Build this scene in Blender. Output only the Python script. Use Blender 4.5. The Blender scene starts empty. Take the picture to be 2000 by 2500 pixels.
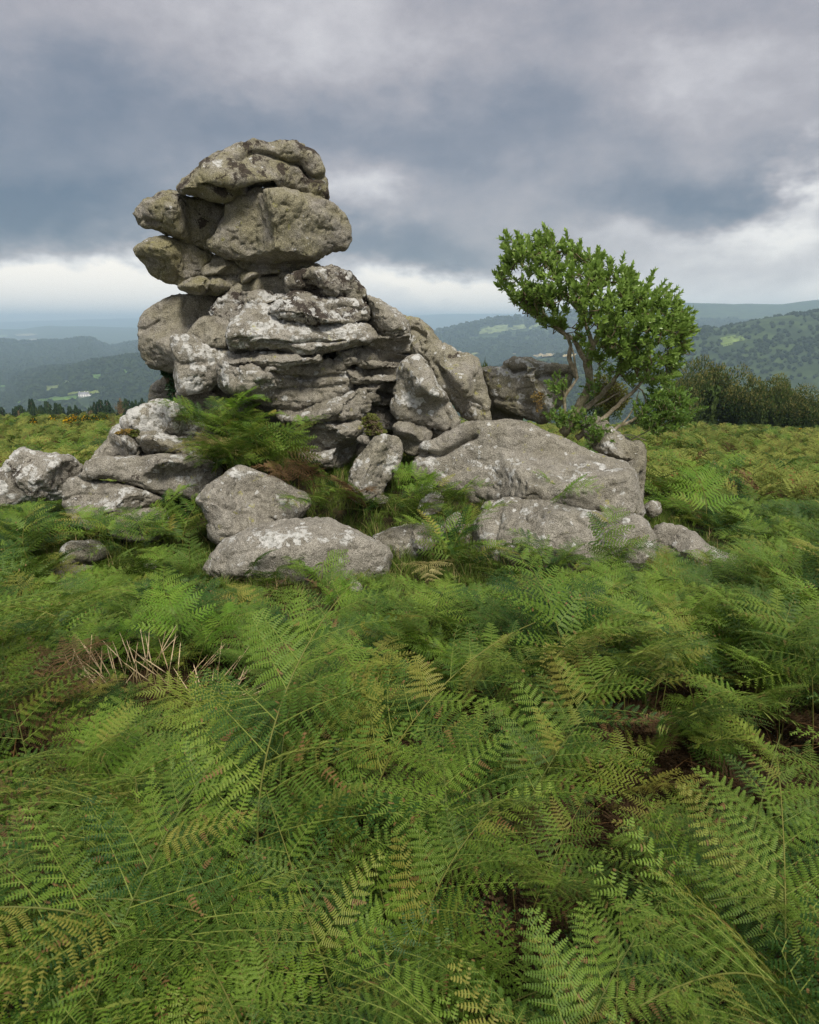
import bpy, math, random
import numpy as np
from mathutils import Vector, Matrix, Euler
from mathutils.geometry import delaunay_2d_cdt

SC = bpy.context.scene
COL = SC.collection
rad = math.radians
random.seed(11)
RNG = np.random.default_rng(11)

# ------------------------------------------------------------------ camera
EYE = 1.70                      # eye height above the ground the photographer stands on
PITCH = rad(15.5)
FPX = 2500 * 24.0 / 36.0        # focal length in photograph pixels
cam_data = bpy.data.cameras.new("camera")
cam = bpy.data.objects.new("camera", cam_data)
COL.objects.link(cam)
cam.location = (0, 0, EYE)
cam.rotation_euler = (rad(90) - PITCH, 0, 0)
cam_data.sensor_fit = 'VERTICAL'
cam_data.sensor_height = 36.0
cam_data.sensor_width = 28.8
cam_data.lens = 24.0
cam_data.clip_start = 0.05
cam_data.clip_end = 60000
cam_data.dof.use_dof = True
cam_data.dof.focus_distance = 6.5
cam_data.dof.aperture_fstop = 10.0
SC.camera = cam

# ------------------------------------------------------------------ sky and light
SUN_EL, SUN_AZ = rad(50), rad(160)      # azimuth clockwise from the view direction (+Y)
SC.view_settings.view_transform = 'Standard'
SC.view_settings.look = 'None'
SC.view_settings.exposure = 1.3
SC.view_settings.gamma = 1.0
SC.view_settings.use_curve_mapping = False

world = bpy.data.worlds.new("World")
SC.world = world
world.use_nodes = True


class NT:
    """small helper for writing node trees"""
    def __init__(self, tree):
        self.t = tree
        tree.nodes.clear()

    def n(self, kind, **kw):
        nd = self.t.nodes.new(kind)
        for k, v in kw.items():
            setattr(nd, k, v)
        return nd

    def link(self, a, b):
        self.t.links.new(a, b)

    def put(self, sock, v):
        if isinstance(v, (int, float)):
            sock.default_value = v
        elif isinstance(v, tuple):
            sock.default_value = v if len(v) == len(sock.default_value) else v + (1.0,)
        else:
            self.link(v, sock)

    def math(self, op, a, b=None, c=None, clamp=False):
        nd = self.n('ShaderNodeMath', operation=op, use_clamp=clamp)
        for i, v in enumerate((a, b, c)):
            if v is not None:
                self.put(nd.inputs[i], v)
        return nd.outputs[0]

    def vmath(self, op, a, b=None, scale=None):
        nd = self.n('ShaderNodeVectorMath', operation=op)
        self.put(nd.inputs[0], a)
        if b is not None:
            self.put(nd.inputs[1], b)
        if scale is not None:
            self.put(nd.inputs['Scale'], scale)
        return nd.outputs[0]

    def noise(self, vec, scale, detail=4, rough=0.55, dist=0.0, col=False):
        nd = self.n('ShaderNodeTexNoise')
        nd.inputs['Scale'].default_value = scale
        nd.inputs['Detail'].default_value = detail
        nd.inputs['Roughness'].default_value = rough
        nd.inputs['Distortion'].default_value = dist
        if vec is not None:
            self.link(vec, nd.inputs['Vector'])
        return nd.outputs['Color'] if col else nd.outputs['Fac']

    def mix(self, f, a, b, kind='MIX'):
        nd = self.n('ShaderNodeMix', data_type='RGBA', blend_type=kind)
        self.put(nd.inputs[0], f)
        self.put(nd.inputs[6], a)
        self.put(nd.inputs[7], b)
        return nd.outputs[2]

    def ramp(self, f, stops, interp='LINEAR'):
        nd = self.n('ShaderNodeValToRGB')
        cr = nd.color_ramp
        cr.interpolation = interp
        while len(cr.elements) < len(stops):
            cr.elements.new(0.5)
        for e, (p, c) in zip(cr.elements, stops):
            e.position = p
            e.color = (c + (1.0,)) if isinstance(c, tuple) else (c, c, c, 1.0)
        self.link(f, nd.inputs[0])
        return nd.outputs[0]

    def step(self, f, lo, hi):
        nd = self.n('ShaderNodeMapRange', clamp=True, interpolation_type='SMOOTHSTEP')
        self.put(nd.inputs[0], f)
        self.put(nd.inputs[1], lo)
        self.put(nd.inputs[2], hi)
        return nd.outputs[0]


def pix_dir(px, py):
    a, b = (px - 1000) / FPX, (1250 - py) / FPX
    cp, sp = math.cos(PITCH), math.sin(PITCH)
    return np.array([a, cp + b * sp, -sp + b * cp])


def azel(px, py):
    d = pix_dir(px, py)
    d = d / np.linalg.norm(d)
    return math.atan2(d[0], d[1]), math.asin(d[2])


def build_sky():
    g = NT(world.node_tree)
    out = g.n('ShaderNodeOutputWorld')
    bg = g.n('ShaderNodeBackground')
    bg.inputs['Strength'].default_value = 0.10
    sky = g.n('ShaderNodeTexSky', sky_type='NISHITA')
    sky.sun_disc = False
    sky.sun_elevation = SUN_EL
    sky.sun_rotation = SUN_AZ
    sky.air_density = 1.2
    sky.dust_density = 1.5
    tc = g.n('ShaderNodeTexCoord')
    sep = g.n('ShaderNodeSeparateXYZ')
    g.link(tc.outputs['Generated'], sep.inputs[0])
    x, y, z = sep.outputs
    az = g.math('ARCTAN2', x, y)
    el = g.math('ARCSINE', z)
    # cloud-layer coordinates: streaks crowd together towards the horizon
    comb = g.n('ShaderNodeCombineXYZ')
    g.link(az, comb.inputs[0])
    g.link(el, comb.inputs[1])
    flat = comb.outputs[0]

    def n2(scale, detail, rough, off, col=False):
        nd = g.n('ShaderNodeTexNoise', noise_dimensions='2D')
        mp = g.n('ShaderNodeVectorMath', operation='MULTIPLY_ADD')
        mp.inputs[1].default_value = (scale, scale * 1.7, 1)
        mp.inputs[2].default_value = off
        g.link(flat, mp.inputs[0])
        g.link(mp.outputs[0], nd.inputs['Vector'])
        nd.inputs['Scale'].default_value = 1.0
        nd.inputs['Detail'].default_value = detail
        nd.inputs['Roughness'].default_value = rough
        return nd.outputs['Color'] if col else nd.outputs['Fac']
    w = g.n('ShaderNodeVectorMath', operation='MULTIPLY_ADD')      # cloud edges drift off the smooth shapes
    g.link(n2(4.6, 5, 0.62, (7.3, 2.1, 0), True), w.inputs[0])
    w.inputs[1].default_value = (0.34, 0.115, 0)
    w.inputs[2].default_value = (-0.17, -0.0575, 0)
    pw = g.vmath('ADD', flat, w.outputs[0])
    # cloud masses: (centre in the photograph, half width, half height, brightness)
    masses = [
        (150, 60, 420, 110, 0.05), (420, 265, 420, 100, -0.22), (60, 310, 300, 80, -0.14),
        (930, 110, 300, 120, 0.20), (250, 120, 420, 100, -0.06), (1650, 60, 500, 70, -0.06), (1330, 310, 420, 100, -0.20), (1640, 190, 200, 110, 0.20),
        (1680, 20, 340, 60, -0.12), (100, 520, 330, 90, -0.42),
        (870, 480, 130, 60, 0.28), (960, 610, 260, 60, -0.26),
        (1760, 475, 240, 70, -0.40), (2040, 440, 90, 60, 0.45), (1880, 590, 240, 45, 0.45),
        (1080, 695, 240, 40, 0.42), (150, 690, 330, 70, 0.60), (1480, 590, 160, 40, 0.10),
    ]
    V = g.math('MULTIPLY_ADD', n2(2.3, 5, 0.58, (0.4, 0.9, 0)), 0.26, 0.32)
    V = g.math('ADD', V, g.math('MULTIPLY_ADD', n2(8.0, 6, 0.62, (3.3, 4.7, 0)), 0.30, -0.15))
    for px, py, sx, sy, amp in masses:
        a0, e0 = azel(px, py)
        sa, se = FPX / sx, FPX / sy
        q = g.n('ShaderNodeVectorMath', operation='MULTIPLY_ADD')
        g.link(pw, q.inputs[0])
        q.inputs[1].default_value = (sa, se, 0)
        q.inputs[2].default_value = (-a0 * sa, -e0 * se, 0)
        dt = g.n('ShaderNodeVectorMath', operation='DOT_PRODUCT')
        g.link(q.outputs[0], dt.inputs[0])
        g.link(q.outputs[0], dt.inputs[1])
        V = g.math('MULTIPLY_ADD', g.math('POWER', 0.3679, dt.outputs['Value']), amp, V)
    # the open strip below the cloud deck, all round the horizon
    sepw = g.n('ShaderNodeSeparateXYZ')
    g.link(pw, sepw.inputs[0])
    V = g.math('MULTIPLY_ADD', g.step(sepw.outputs[1], rad(5.2), rad(1.6)), 0.38, V)
    # thinner cloud higher up, where the light comes through
    V = g.math('MULTIPLY_ADD', g.step(el, rad(22), rad(65)), 0.30, V)
    cloud = g.ramp(V, [(0.02, (0.064, 0.090, 0.132)), (0.26, (0.148, 0.160, 0.192)), (0.44, (0.254, 0.246, 0.264)),
                       (0.60, (0.374, 0.364, 0.376)), (0.78, (0.560, 0.545, 0.530)), (0.98, (0.740, 0.690, 0.620))])
    cloud = g.vmath('SCALE', cloud, scale=6.6)
    mixed = g.mix(0.95, sky.outputs[0], cloud)
    g.link(mixed, bg.inputs['Color'])
    g.link(bg.outputs[0], out.inputs['Surface'])
    world.cycles.sampling_method = 'MANUAL'
    world.cycles.sample_map_resolution = 512


build_sky()
SC.cycles.max_bounces = 4
SC.cycles.diffuse_bounces = 2
SC.cycles.glossy_bounces = 2
SC.cycles.volume_bounces = 1
SC.cycles.use_denoising = True
SC.cycles.denoiser = 'OPENIMAGEDENOISE'
SC.cycles.denoising_input_passes = 'RGB_ALBEDO_NORMAL'
SC.cycles.denoising_prefilter = 'NONE'      # keeps the fine leaf and stone detail

sun_data = bpy.data.lights.new("sun", 'SUN')
sun_data.energy = 1.5
sun_data.angle = rad(14)
sun_data.color = (1.0, 0.93, 0.82)
sun = bpy.data.objects.new("sun", sun_data)
COL.objects.link(sun)
sdir = Vector((math.sin(SUN_AZ) * math.cos(SUN_EL), math.cos(SUN_AZ) * math.cos(SUN_EL), math.sin(SUN_EL)))
sun.rotation_euler = sdir.to_track_quat('Z', 'Y').to_euler()
sun.location = (6, -4, 12)

# ------------------------------------------------------------------ helpers
CP, SP = math.cos(PITCH), math.sin(PITCH)


def P(px, py, Y):
    """world point seen at photograph pixel (px, py), Y metres ahead"""
    d = pix_dir(px, py)
    return np.array([d[0] / d[1] * Y, Y, EYE + d[2] / d[1] * Y])


def project(v):
    """world points (n,3) -> photograph pixels (n,2)"""
    v = np.asarray(v, float)
    yf = v[:, 1] * CP - (v[:, 2] - EYE) * SP
    up = v[:, 1] * SP + (v[:, 2] - EYE) * CP
    yf = np.maximum(yf, 1e-3)
    return np.stack([1000 + v[:, 0] / yf * FPX, 1250 - up / yf * FPX], 1)


LAT = RNG.uniform(-1, 1, (32, 32, 32)).astype(np.float32)


def vnoise(p):
    i = np.floor(p).astype(np.int32)
    f = (p - i).astype(np.float32)
    f = f * f * (3 - 2 * f)
    a = i & 31
    b = (i + 1) & 31
    x0, y0, z0 = a.T
    x1, y1, z1 = b.T
    fx, fy, fz = f.T
    c00 = LAT[x0, y0, z0] * (1 - fx) + LAT[x1, y0, z0] * fx
    c10 = LAT[x0, y1, z0] * (1 - fx) + LAT[x1, y1, z0] * fx
    c01 = LAT[x0, y0, z1] * (1 - fx) + LAT[x1, y0, z1] * fx
    c11 = LAT[x0, y1, z1] * (1 - fx) + LAT[x1, y1, z1] * fx
    return (c00 * (1 - fy) + c10 * fy) * (1 - fz) + (c01 * (1 - fy) + c11 * fy) * fz


def fbm(p, octaves=4, gain=0.5, ridged=False):
    s, a, out = 1.0, 1.0, np.zeros(len(p), np.float32)
    for k in range(octaves):
        n = vnoise(p * s + 17.31 * k + 3.7)
        out += a * ((1 - 2 * np.abs(n)) if ridged else n)
        s *= 2.03
        a *= gain
    return out


def mesh_np(name, v, faces_flat, sizes, mat=None, smooth=True):
    me = bpy.data.meshes.new(name)
    v = np.asarray(v, np.float32)
    faces_flat = np.asarray(faces_flat, np.int32)
    sizes = np.asarray(sizes, np.int32)
    me.vertices.add(len(v))
    me.vertices.foreach_set('co', v.ravel())
    me.loops.add(len(faces_flat))
    me.loops.foreach_set('vertex_index', faces_flat)
    me.polygons.add(len(sizes))
    starts = np.zeros(len(sizes), np.int32)
    starts[1:] = np.cumsum(sizes)[:-1]
    me.polygons.foreach_set('loop_start', starts)
    if smooth:
        me.polygons.foreach_set('use_smooth', np.ones(len(sizes), bool))
    me.update(calc_edges=True)
    me.validate()
    if mat is not None:
        me.materials.append(mat)
    return me


class MB:
    """collects triangles and quads of one part"""
    def __init__(self):
        self.v, self.f, self.c = [], [], []

    def add(self, verts, faces, col=None):
        b = len(self.v)
        self.v.extend([tuple(p) for p in verts])
        for f in faces:
            self.f.append(tuple(i + b for i in f))
            self.c.append(col)

    def tube(self, pts, radii, sides=6, cap=True, col=None):
        pts = [Vector(p) for p in pts]
        n = len(pts)
        vs, fs = [], []
        ref = None
        for i, p in enumerate(pts):
            t = (pts[min(i + 1, n - 1)] - pts[max(i - 1, 0)])
            t = t.normalized() if t.length > 1e-9 else Vector((0, 0, 1))
            if ref is None:
                ref = t.orthogonal().normalized()
            ref = (ref - t * ref.dot(t))
            ref = ref.normalized() if ref.length > 1e-6 else t.orthogonal().normalized()
            q = t.cross(ref)
            for k in range(sides):
                a = 2 * math.pi * k / sides
                vs.append(p + (ref * math.cos(a) + q * math.sin(a)) * radii[i])
        for i in range(n - 1):
            for k in range(sides):
                a, b = i * sides + k, i * sides + (k + 1) % sides
                fs.append((a, b, b + sides, a + sides))
        if cap:
            fs.append(tuple(range(sides))[::-1])
            fs.append(tuple((n - 1) * sides + k for k in range(sides)))
        self.add(vs, fs, col)

    def box(self, c, s, rz=0.0):
        M = Matrix.Rotation(rz, 3, 'Z')
        vs = [Vector(c) + M @ Vector((x * s[0] / 2, y * s[1] / 2, z * s[2] / 2)) for x in (-1, 1) for y in (-1, 1) for z in (-1, 1)]
        self.add(vs, [(0, 1, 3, 2), (4, 6, 7, 5), (0, 4, 5, 1), (2, 3, 7, 6), (0, 2, 6, 4), (1, 5, 7, 3)])

    def mesh(self, name, mat, smooth=True, attr=None):
        sizes = [len(f) for f in self.f]
        me = mesh_np(name, self.v, [i for f in self.f for i in f], sizes, mat, smooth)
        if attr and len(me.polygons) == len(self.c):
            a = me.attributes.new(attr, 'FLOAT', 'FACE')
            a.data.foreach_set('value', np.array([0.0 if c is None else c for c in self.c], np.float32))
        return me

    def obj(self, name, mat, parent=None, smooth=True, attr=None):
        return link(name, self.mesh(name, mat, smooth, attr), parent)


def link(name, me, parent=None):
    o = bpy.data.objects.new(name, me)
    COL.objects.link(o)
    if parent is not None:
        o.parent = parent
    return o


def tag(o, label=None, cat=None, group=None, kind=None):
    if label:
        o['label'] = label
    if cat:
        o['category'] = cat
    if group:
        o['group'] = group
    if kind:
        o['kind'] = kind
    return o


def empty(name, loc=(0, 0, 0), rz=0.0):
    o = bpy.data.objects.new(name, None)
    COL.objects.link(o)
    o.location = loc
    o.rotation_euler = (0, 0, rz)
    o.empty_display_size = 0.1
    return o


def in_poly(pts, poly):
    pts = np.asarray(pts, float)
    poly = np.asarray(poly, float)
    x, y = pts[:, 0], pts[:, 1]
    ins = np.zeros(len(pts), bool)
    j = len(poly) - 1
    for i in range(len(poly)):
        xi, yi = poly[i]
        xj, yj = poly[j]
        c = ((yi > y) != (yj > y)) & (x < (xj - xi) * (y - yi) / (yj - yi + 1e-12) + xi)
        ins ^= c
        j = i
    return ins


def line_dist(pts, line, closed=False):
    pts = np.asarray(pts, float)
    line = np.asarray(line, float)
    best = np.full(len(pts), 1e9)
    m = len(line) if closed else len(line) - 1
    for i in range(m):
        a, b = line[i], line[(i + 1) % len(line)]
        ab = b - a
        t = np.clip(((pts - a) @ ab) / (ab @ ab + 1e-9), 0, 1)
        d = np.hypot(*(pts - a - t[:, None] * ab).T)
        best = np.minimum(best, d)
    return best


def smooth_line(pts, step, closed=False):
    """Catmull-Rom through the points, sampled about every step units"""
    pts = np.asarray(pts, float)
    n = len(pts)
    out = []
    for i in range(n if closed else n - 1):
        if closed:
            p0, p1, p2, p3 = pts[i - 1], pts[i], pts[(i + 1) % n], pts[(i + 2) % n]
        else:
            p0, p1, p2, p3 = pts[max(i - 1, 0)], pts[i], pts[i + 1], pts[min(i + 2, n - 1)]
        k = max(1, int(np.linalg.norm(p2 - p1) / step))
        for j in range(k):
            t = j / k
            a = 0.5 * (2 * p1 + (p2 - p0) * t + (2 * p0 - 5 * p1 + 4 * p2 - p3) * t * t + (3 * p1 - p0 - 3 * p2 + p3) * t ** 3)
            lin = p1 + (p2 - p1) * t
            out.append(0.6 * a + 0.4 * lin)
    if not closed:
        out.append(pts[-1])
    return np.array(out)


def material(name):
    m = bpy.data.materials.new(name)
    m.use_nodes = True
    return m, NT(m.node_tree)


def finish(g, color, rough=0.9, bump=None, strength=0.3, dist=0.02, spec=0.2):
    out = g.n('ShaderNodeOutputMaterial')
    b = g.n('ShaderNodeBsdfPrincipled')
    g.put(b.inputs['Base Color'], color)
    g.put(b.inputs['Roughness'], rough)
    b.inputs['Specular IOR Level'].default_value = spec
    if bump is not None:
        bn = g.n('ShaderNodeBump')
        bn.inputs['Strength'].default_value = strength
        bn.inputs['Distance'].default_value = dist
        g.link(bump, bn.inputs['Height'])
        g.link(bn.outputs[0], b.inputs['Normal'])
    g.link(b.outputs[0], out.inputs['Surface'])
    return b
# ------------------------------------------------------------------ terrain
def Z(ox, oy, s, pts):
    return [(ox + s * a, oy + s * b) for a, b in pts]


RIDGES = [  # crest traced in the photograph, distance, front width, back width, kind
    dict(R=11500, wf=2600, wb=2500, kind='far', crest=[(-900, 800), (0, 786), (100, 783), (200, 780), (340, 777), (600, 780), (980, 771), (1090, 767), (1180, 766), (1280, 767), (1450, 770), (2000, 768), (2900, 775)]),
    dict(R=6200, wf=1300, wb=1300, kind='patch', crest=[(-900, 830), (-200, 812), (0, 803), (60, 803), (120, 795), (240, 797), (340, 801), (600, 812), (1000, 806), (1060, 805), (1150, 805), (1400, 812), (2900, 815)]),
    dict(R=2900, wf=620, wb=500, kind='wood', crest=[(-900, 800), (-200, 832), (0, 840), (60, 845), (150, 846), (200, 838), (225, 840), (240, 849), (270, 861), (300, 853), (345, 846), (450, 850), (700, 870), (1000, 890), (2900, 900)]),
    dict(R=1500, wf=430, wb=350, kind='wood', crest=[(-900, 990), (-100, 975), (0, 968), (60, 940), (116, 918), (174, 911), (232, 895), (290, 886), (350, 881), (500, 876), (800, 880), (1000, 905), (1100, 925), (2900, 960)]),
    dict(R=3100, wf=800, wb=700, kind='upper', crest=[(-900, 900), (700, 860), (900, 838), (1049, 819), (1116, 803), (1203, 785), (1301, 776), (1400, 770), (1560, 775), (1700, 790), (2900, 800)]),
    dict(R=3700, wf=800, wb=900, kind='moor', crest=[(-900, 900), (1000, 830), (1300, 785), (1480, 757), (1661, 738), (1812, 743), (1904, 745), (2000, 732), (2300, 728), (2900, 735)]),
    dict(R=1350, wf=430, wb=400, kind='scrub', crest=[(-900, 1000), (1000, 930), (1250, 893), (1400, 865), (1500, 845), (1600, 822), (1690, 800), (1765, 793), (1870, 771), (2000, 755), (2300, 715), (2900, 680)]),
]
for r in RIDGES:
    w = [P(px, py, r['R']) for px, py in r['crest']]
    r['u'] = np.array([q[0] / r['R'] for q in w])
    r['z'] = np.array([q[2] for q in w])


def moor_z(x, y):
    """the hilltop the photograph was taken from"""
    z = np.where(y < 7, -0.075 * y, -0.525 - 0.115 * (y - 7) - 0.0008 * np.clip(x, 0, 40) * np.clip(y - 7, 0, 60))
    z = np.where(y < 0, -0.03 * y * 0, z)
    z = np.where(y > 50, -5.47 - 0.0344 * np.clip(x, 0, 40) - 0.1064 * (y - 50) - 0.0030 * np.clip(y - 50, 0, 60) ** 2 - np.clip(y - 110, 0, None) * 0.20, z)
    z = z + 0.78 * np.exp(-((x - 0.3) / 1.9) ** 2 - ((y - 7.5) / 1.25) ** 2) + 0.75 * np.exp(-((x + 1.9) / 0.9) ** 2 - ((y - 7.6) / 0.75) ** 2)
    p = np.stack([x * 0.35, y * 0.35, x * 0 + 2.0], 1)
    z = z + 0.07 * fbm(p, 3) * np.clip(y / 4, 0, 1) + 0.35 * vnoise(np.stack([x * 0.05, y * 0.05, x * 0 + 5.0], 1)) * np.clip((y - 9) / 30, 0, 1)
    return z


def terrain_z(x, y, which=False):
    x = np.atleast_1d(np.asarray(x, float))
    y = np.atleast_1d(np.asarray(y, float))
    ye = np.maximum(y, 1.0)
    u = x / ye
    near = moor_z(x, y)
    floor = -146 + 0 * x
    zs = [np.where(y < 60, -400, floor)]
    for r in RIDGES:
        zc = np.interp(u, r['u'], r['z'])
        t = np.where(y < r['R'], (r['R'] - y) / r['wf'], (y - r['R']) / r['wb'])
        zs.append(np.where(y < 60, -400, floor + np.maximum(zc - floor, 0) * np.exp(-0.9 * np.abs(t) ** 1.7)))
    far = np.max(zs, 0)
    idx = np.argmax(zs, 0)
    nz = fbm(np.stack([x / 260, y / 260, x * 0 + 1.5], 1), 4) * 5.5 * np.clip((y - 250) / 700, 0, 1)
    z = np.maximum(near, far + nz)
    if which:
        return z, np.where(near > far + nz, -1, idx)
    return z


def march(px, py, y0=70.0, y1=13000.0):
    """where the sight line through a photograph pixel meets the far terrain"""
    d = pix_dir(px, py)
    Y = np.geomspace(y0, y1, 500)
    zr = EYE + d[2] / d[1] * Y
    zt = terrain_z(d[0] / d[1] * Y, Y)
    hit = np.nonzero(zt >= zr)[0]
    k = hit[0] if len(hit) else len(Y) - 1
    return np.array([d[0] / d[1] * Y[k], Y[k], zt[k]])


def mat_ground():
    m, g = material("moorland_soil_and_grass")
    geo = g.n('ShaderNodeNewGeometry')
    pos = geo.outputs['Position']
    sep = g.n('ShaderNodeSeparateXYZ')
    g.link(pos, sep.inputs[0])
    n1 = g.noise(pos, 1.3, 6, 0.6)
    n2 = g.noise(pos, 22, 3, 0.6)
    near = g.mix(g.step(n1, 0.4, 0.62), (0.022, 0.019, 0.010), (0.038, 0.042, 0.014))
    near = g.mix(g.step(n2, 0.45, 0.7), near, (0.055, 0.040, 0.018))
    nf = g.noise(g.vmath('SCALE', pos, scale=0.01), 3.0, 8, 0.62)
    nf2 = g.noise(g.vmath('SCALE', pos, scale=0.08), 3.0, 5, 0.6)
    far = g.mix(g.step(nf, 0.38, 0.62), (0.028, 0.046, 0.018), (0.066, 0.100, 0.030))
    far = g.mix(g.math('MULTIPLY', g.step(nf2, 0.5, 0.7), 0.6), far, (0.022, 0.036, 0.016))
    col = g.mix(g.step(sep.outputs[1], 55, 110), near, far)
    finish(g, col, 0.95, g.noise(pos, 30, 4, 0.6), 0.5, 0.03, 0.1)
    return m


def build_terrain():
    t = np.linspace(-1, 1, 470)
    uu = np.sign(t) * (0.28 * np.abs(t) + 0.30 * np.abs(t) ** 2.2 + 1.9 * np.abs(t) ** 7)
    yy = np.concatenate([np.linspace(-60, -4, 12), np.linspace(-3, 12, 76), np.geomspace(12.4, 60, 40), np.geomspace(63, 600, 50), np.geomspace(620, 5200, 140), np.geomspace(5400, 17000, 40)])
    U, Yg = np.meshgrid(uu, yy)
    S = np.sqrt(np.clip(Yg, 0, None) ** 2 + 45.0 ** 2)
    X = U * S
    x, y = X.ravel(), Yg.ravel()
    z = terrain_z(x, y)
    nr, nc = X.shape
    i = (np.arange(nr - 1)[:, None] * nc + np.arange(nc - 1)[None]).ravel()
    f = np.stack([i, i + 1, i + nc + 1, i + nc], 1)
    me = mesh_np("moorland_ground", np.stack([x, y, z], 1), f.ravel(), np.full(len(f), 4), mat_ground())
    o = link("moorland_ground", me)
    tag(o, "green moorland hilltop falling away to a wooded valley and hills", kind='structure')


build_terrain()

Z6 = lambda pts: Z(0, 720, 500 / 1725, pts)
Z7 = lambda pts: Z(1000, 700, 1000 / 1725, pts)
FIELDS = [
    (Z6([(490, 852), (560, 836), (680, 824), (790, 818), (885, 812), (892, 826), (780, 844), (640, 850), (520, 858)]), (0.20, 0.25, 0.06), "pale green sloping field above the white farmhouse"),
    (Z6([(150, 912), (300, 892), (420, 874), (560, 866), (660, 868), (640, 888), (600, 900), (420, 908), (250, 918), (150, 928)]), (0.11, 0.20, 0.035), "bright green field left of the white farmhouse"),
    (Z6([(365, 780), (450, 768), (565, 765), (525, 790), (455, 802), (420, 824), (355, 802)]), (0.15, 0.19, 0.06), "dull olive field among the valley woods"),
    (Z6([(752, 686), (830, 674), (892, 670), (870, 702), (800, 732), (775, 727)]), (0.13, 0.24, 0.05), "small bright green wedge-shaped field in the woods"),
    (Z6([(990, 642), (1060, 634), (1118, 655), (1090, 677), (1050, 677)]), (0.12, 0.22, 0.05), "rounded green clearing high in the valley woods"),
    (Z6([(1175, 626), (1230, 606), (1282, 598), (1292, 614), (1220, 628), (1180, 637)]), (0.17, 0.25, 0.07), "pale green strip field beside the round boulder"),
    (Z6([(500, 735), (600, 724), (640, 730), (600, 752), (540, 754)]), (0.15, 0.20, 0.06), "narrow olive field in the upper valley woods"),
    (Z6([(0, 772), (40, 765), (60, 780), (20, 792), (-20, 790)]), (0.10, 0.19, 0.05), "green field at the left edge of the valley"),
    (Z6([(130, 342), (250, 334), (325, 344), (225, 358), (150, 356)]), (0.30, 0.27, 0.17), "pale tan stubble field on the far blue ridge"),
    (Z6([(215, 386), (300, 377), (352, 389), (282, 401), (235, 398)]), (0.30, 0.28, 0.19), "lower tan stubble field on the far blue ridge"),
    (Z6([(0, 350), (50, 345), (70, 356), (20, 366), (-30, 362)]), (0.20, 0.26, 0.12), "pale green field at left of the far ridge"),
    (Z6([(120, 392), (190, 384), (205, 396), (150, 404)]), (0.28, 0.27, 0.18), "small tan field on the far ridge"),
    (Z7([(285, 196), (330, 176), (420, 168), (428, 184), (370, 200), (300, 206)]), (0.20, 0.25, 0.10), "broad pale green field on the hill behind the tor"),
    (Z7([(427, 184), (424, 170), (500, 165), (482, 186), (432, 189)]), (0.22, 0.27, 0.11), "square pale green field on the hill behind the tor"),
    (Z7([(496, 182), (540, 160), (565, 164), (512, 184)]), (0.20, 0.26, 0.10), "narrow pale green field beside the tree crown"),
    (Z7([(505, 291), (600, 288), (612, 298), (520, 303)]), (0.42, 0.34, 0.18), "tan harvested field in the valley left of the tree"),
    (Z7([(415, 286), (455, 284), (455, 292), (425, 294)]), (0.40, 0.34, 0.18), "small tan field in the valley behind the boulders"),
    (Z7([(640, 293), (700, 290), (705, 299), (650, 302)]), (0.40, 0.34, 0.18), "tan field partly behind the leaning tree stem"),
    (Z7([(240, 286), (300, 278), (306, 288), (260, 296)]), (0.24, 0.27, 0.10), "green field above the leaning slab"),
    (Z7([(1310, 226), (1380, 215), (1412, 230), (1370, 246), (1320, 262), (1308, 246)]), (0.18, 0.25, 0.06), "pale green field on the scrubby right-hand hill"),
]
FIELDS = [(p, c, l) for p, c, l in FIELDS]


def build_fields():
    for poly, colr, label in FIELDS:
        m, g = material("field_grass")
        geo = g.n('ShaderNodeNewGeometry')
        nn = g.noise(g.vmath('SCALE', geo.outputs['Position'], scale=0.02), 2.0, 6, 0.65)
        finish(g, g.mix(g.step(nn, 0.3, 0.7), tuple(0.75 * c for c in colr), tuple(min(1.0, 1.2 * c) for c in colr)), 0.95)
        line = smooth_line(poly, 2.0, True)
        a = np.array(poly)
        gx, gy = np.meshgrid(np.arange(a[:, 0].min(), a[:, 0].max(), 5.0), np.arange(a[:, 1].min(), a[:, 1].max(), 1.5))
        ins = np.stack([gx.ravel(), gy.ravel()], 1)
        ins = ins[in_poly(ins, line)]
        if len(ins):
            ins = ins[line_dist(ins, line, True) > 0.8]
        pts = np.concatenate([line, ins]) if len(ins) else line
        n = len(line)
        vs, _, fs, *_ = delaunay_2d_cdt([Vector(p) for p in pts], [(i, (i + 1) % n) for i in range(n)], [], 1, 1e-4)
        w = np.array([march(p[0], p[1]) for p in vs])
        y_mid = np.median(w[:, 1])
        keep = np.abs(w[:, 1] - y_mid) < 0.45 * y_mid
        fs = [f for f in fs if all(keep[i] for i in f)]
        if not fs:
            continue
        w[:, 2] += 0.8 + y_mid / 900
        me = mesh_np("field", w, [i for f in fs for i in f], [len(f) for f in fs], m)
        tag(link("field", me), label, kind='structure')


build_fields()


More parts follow.
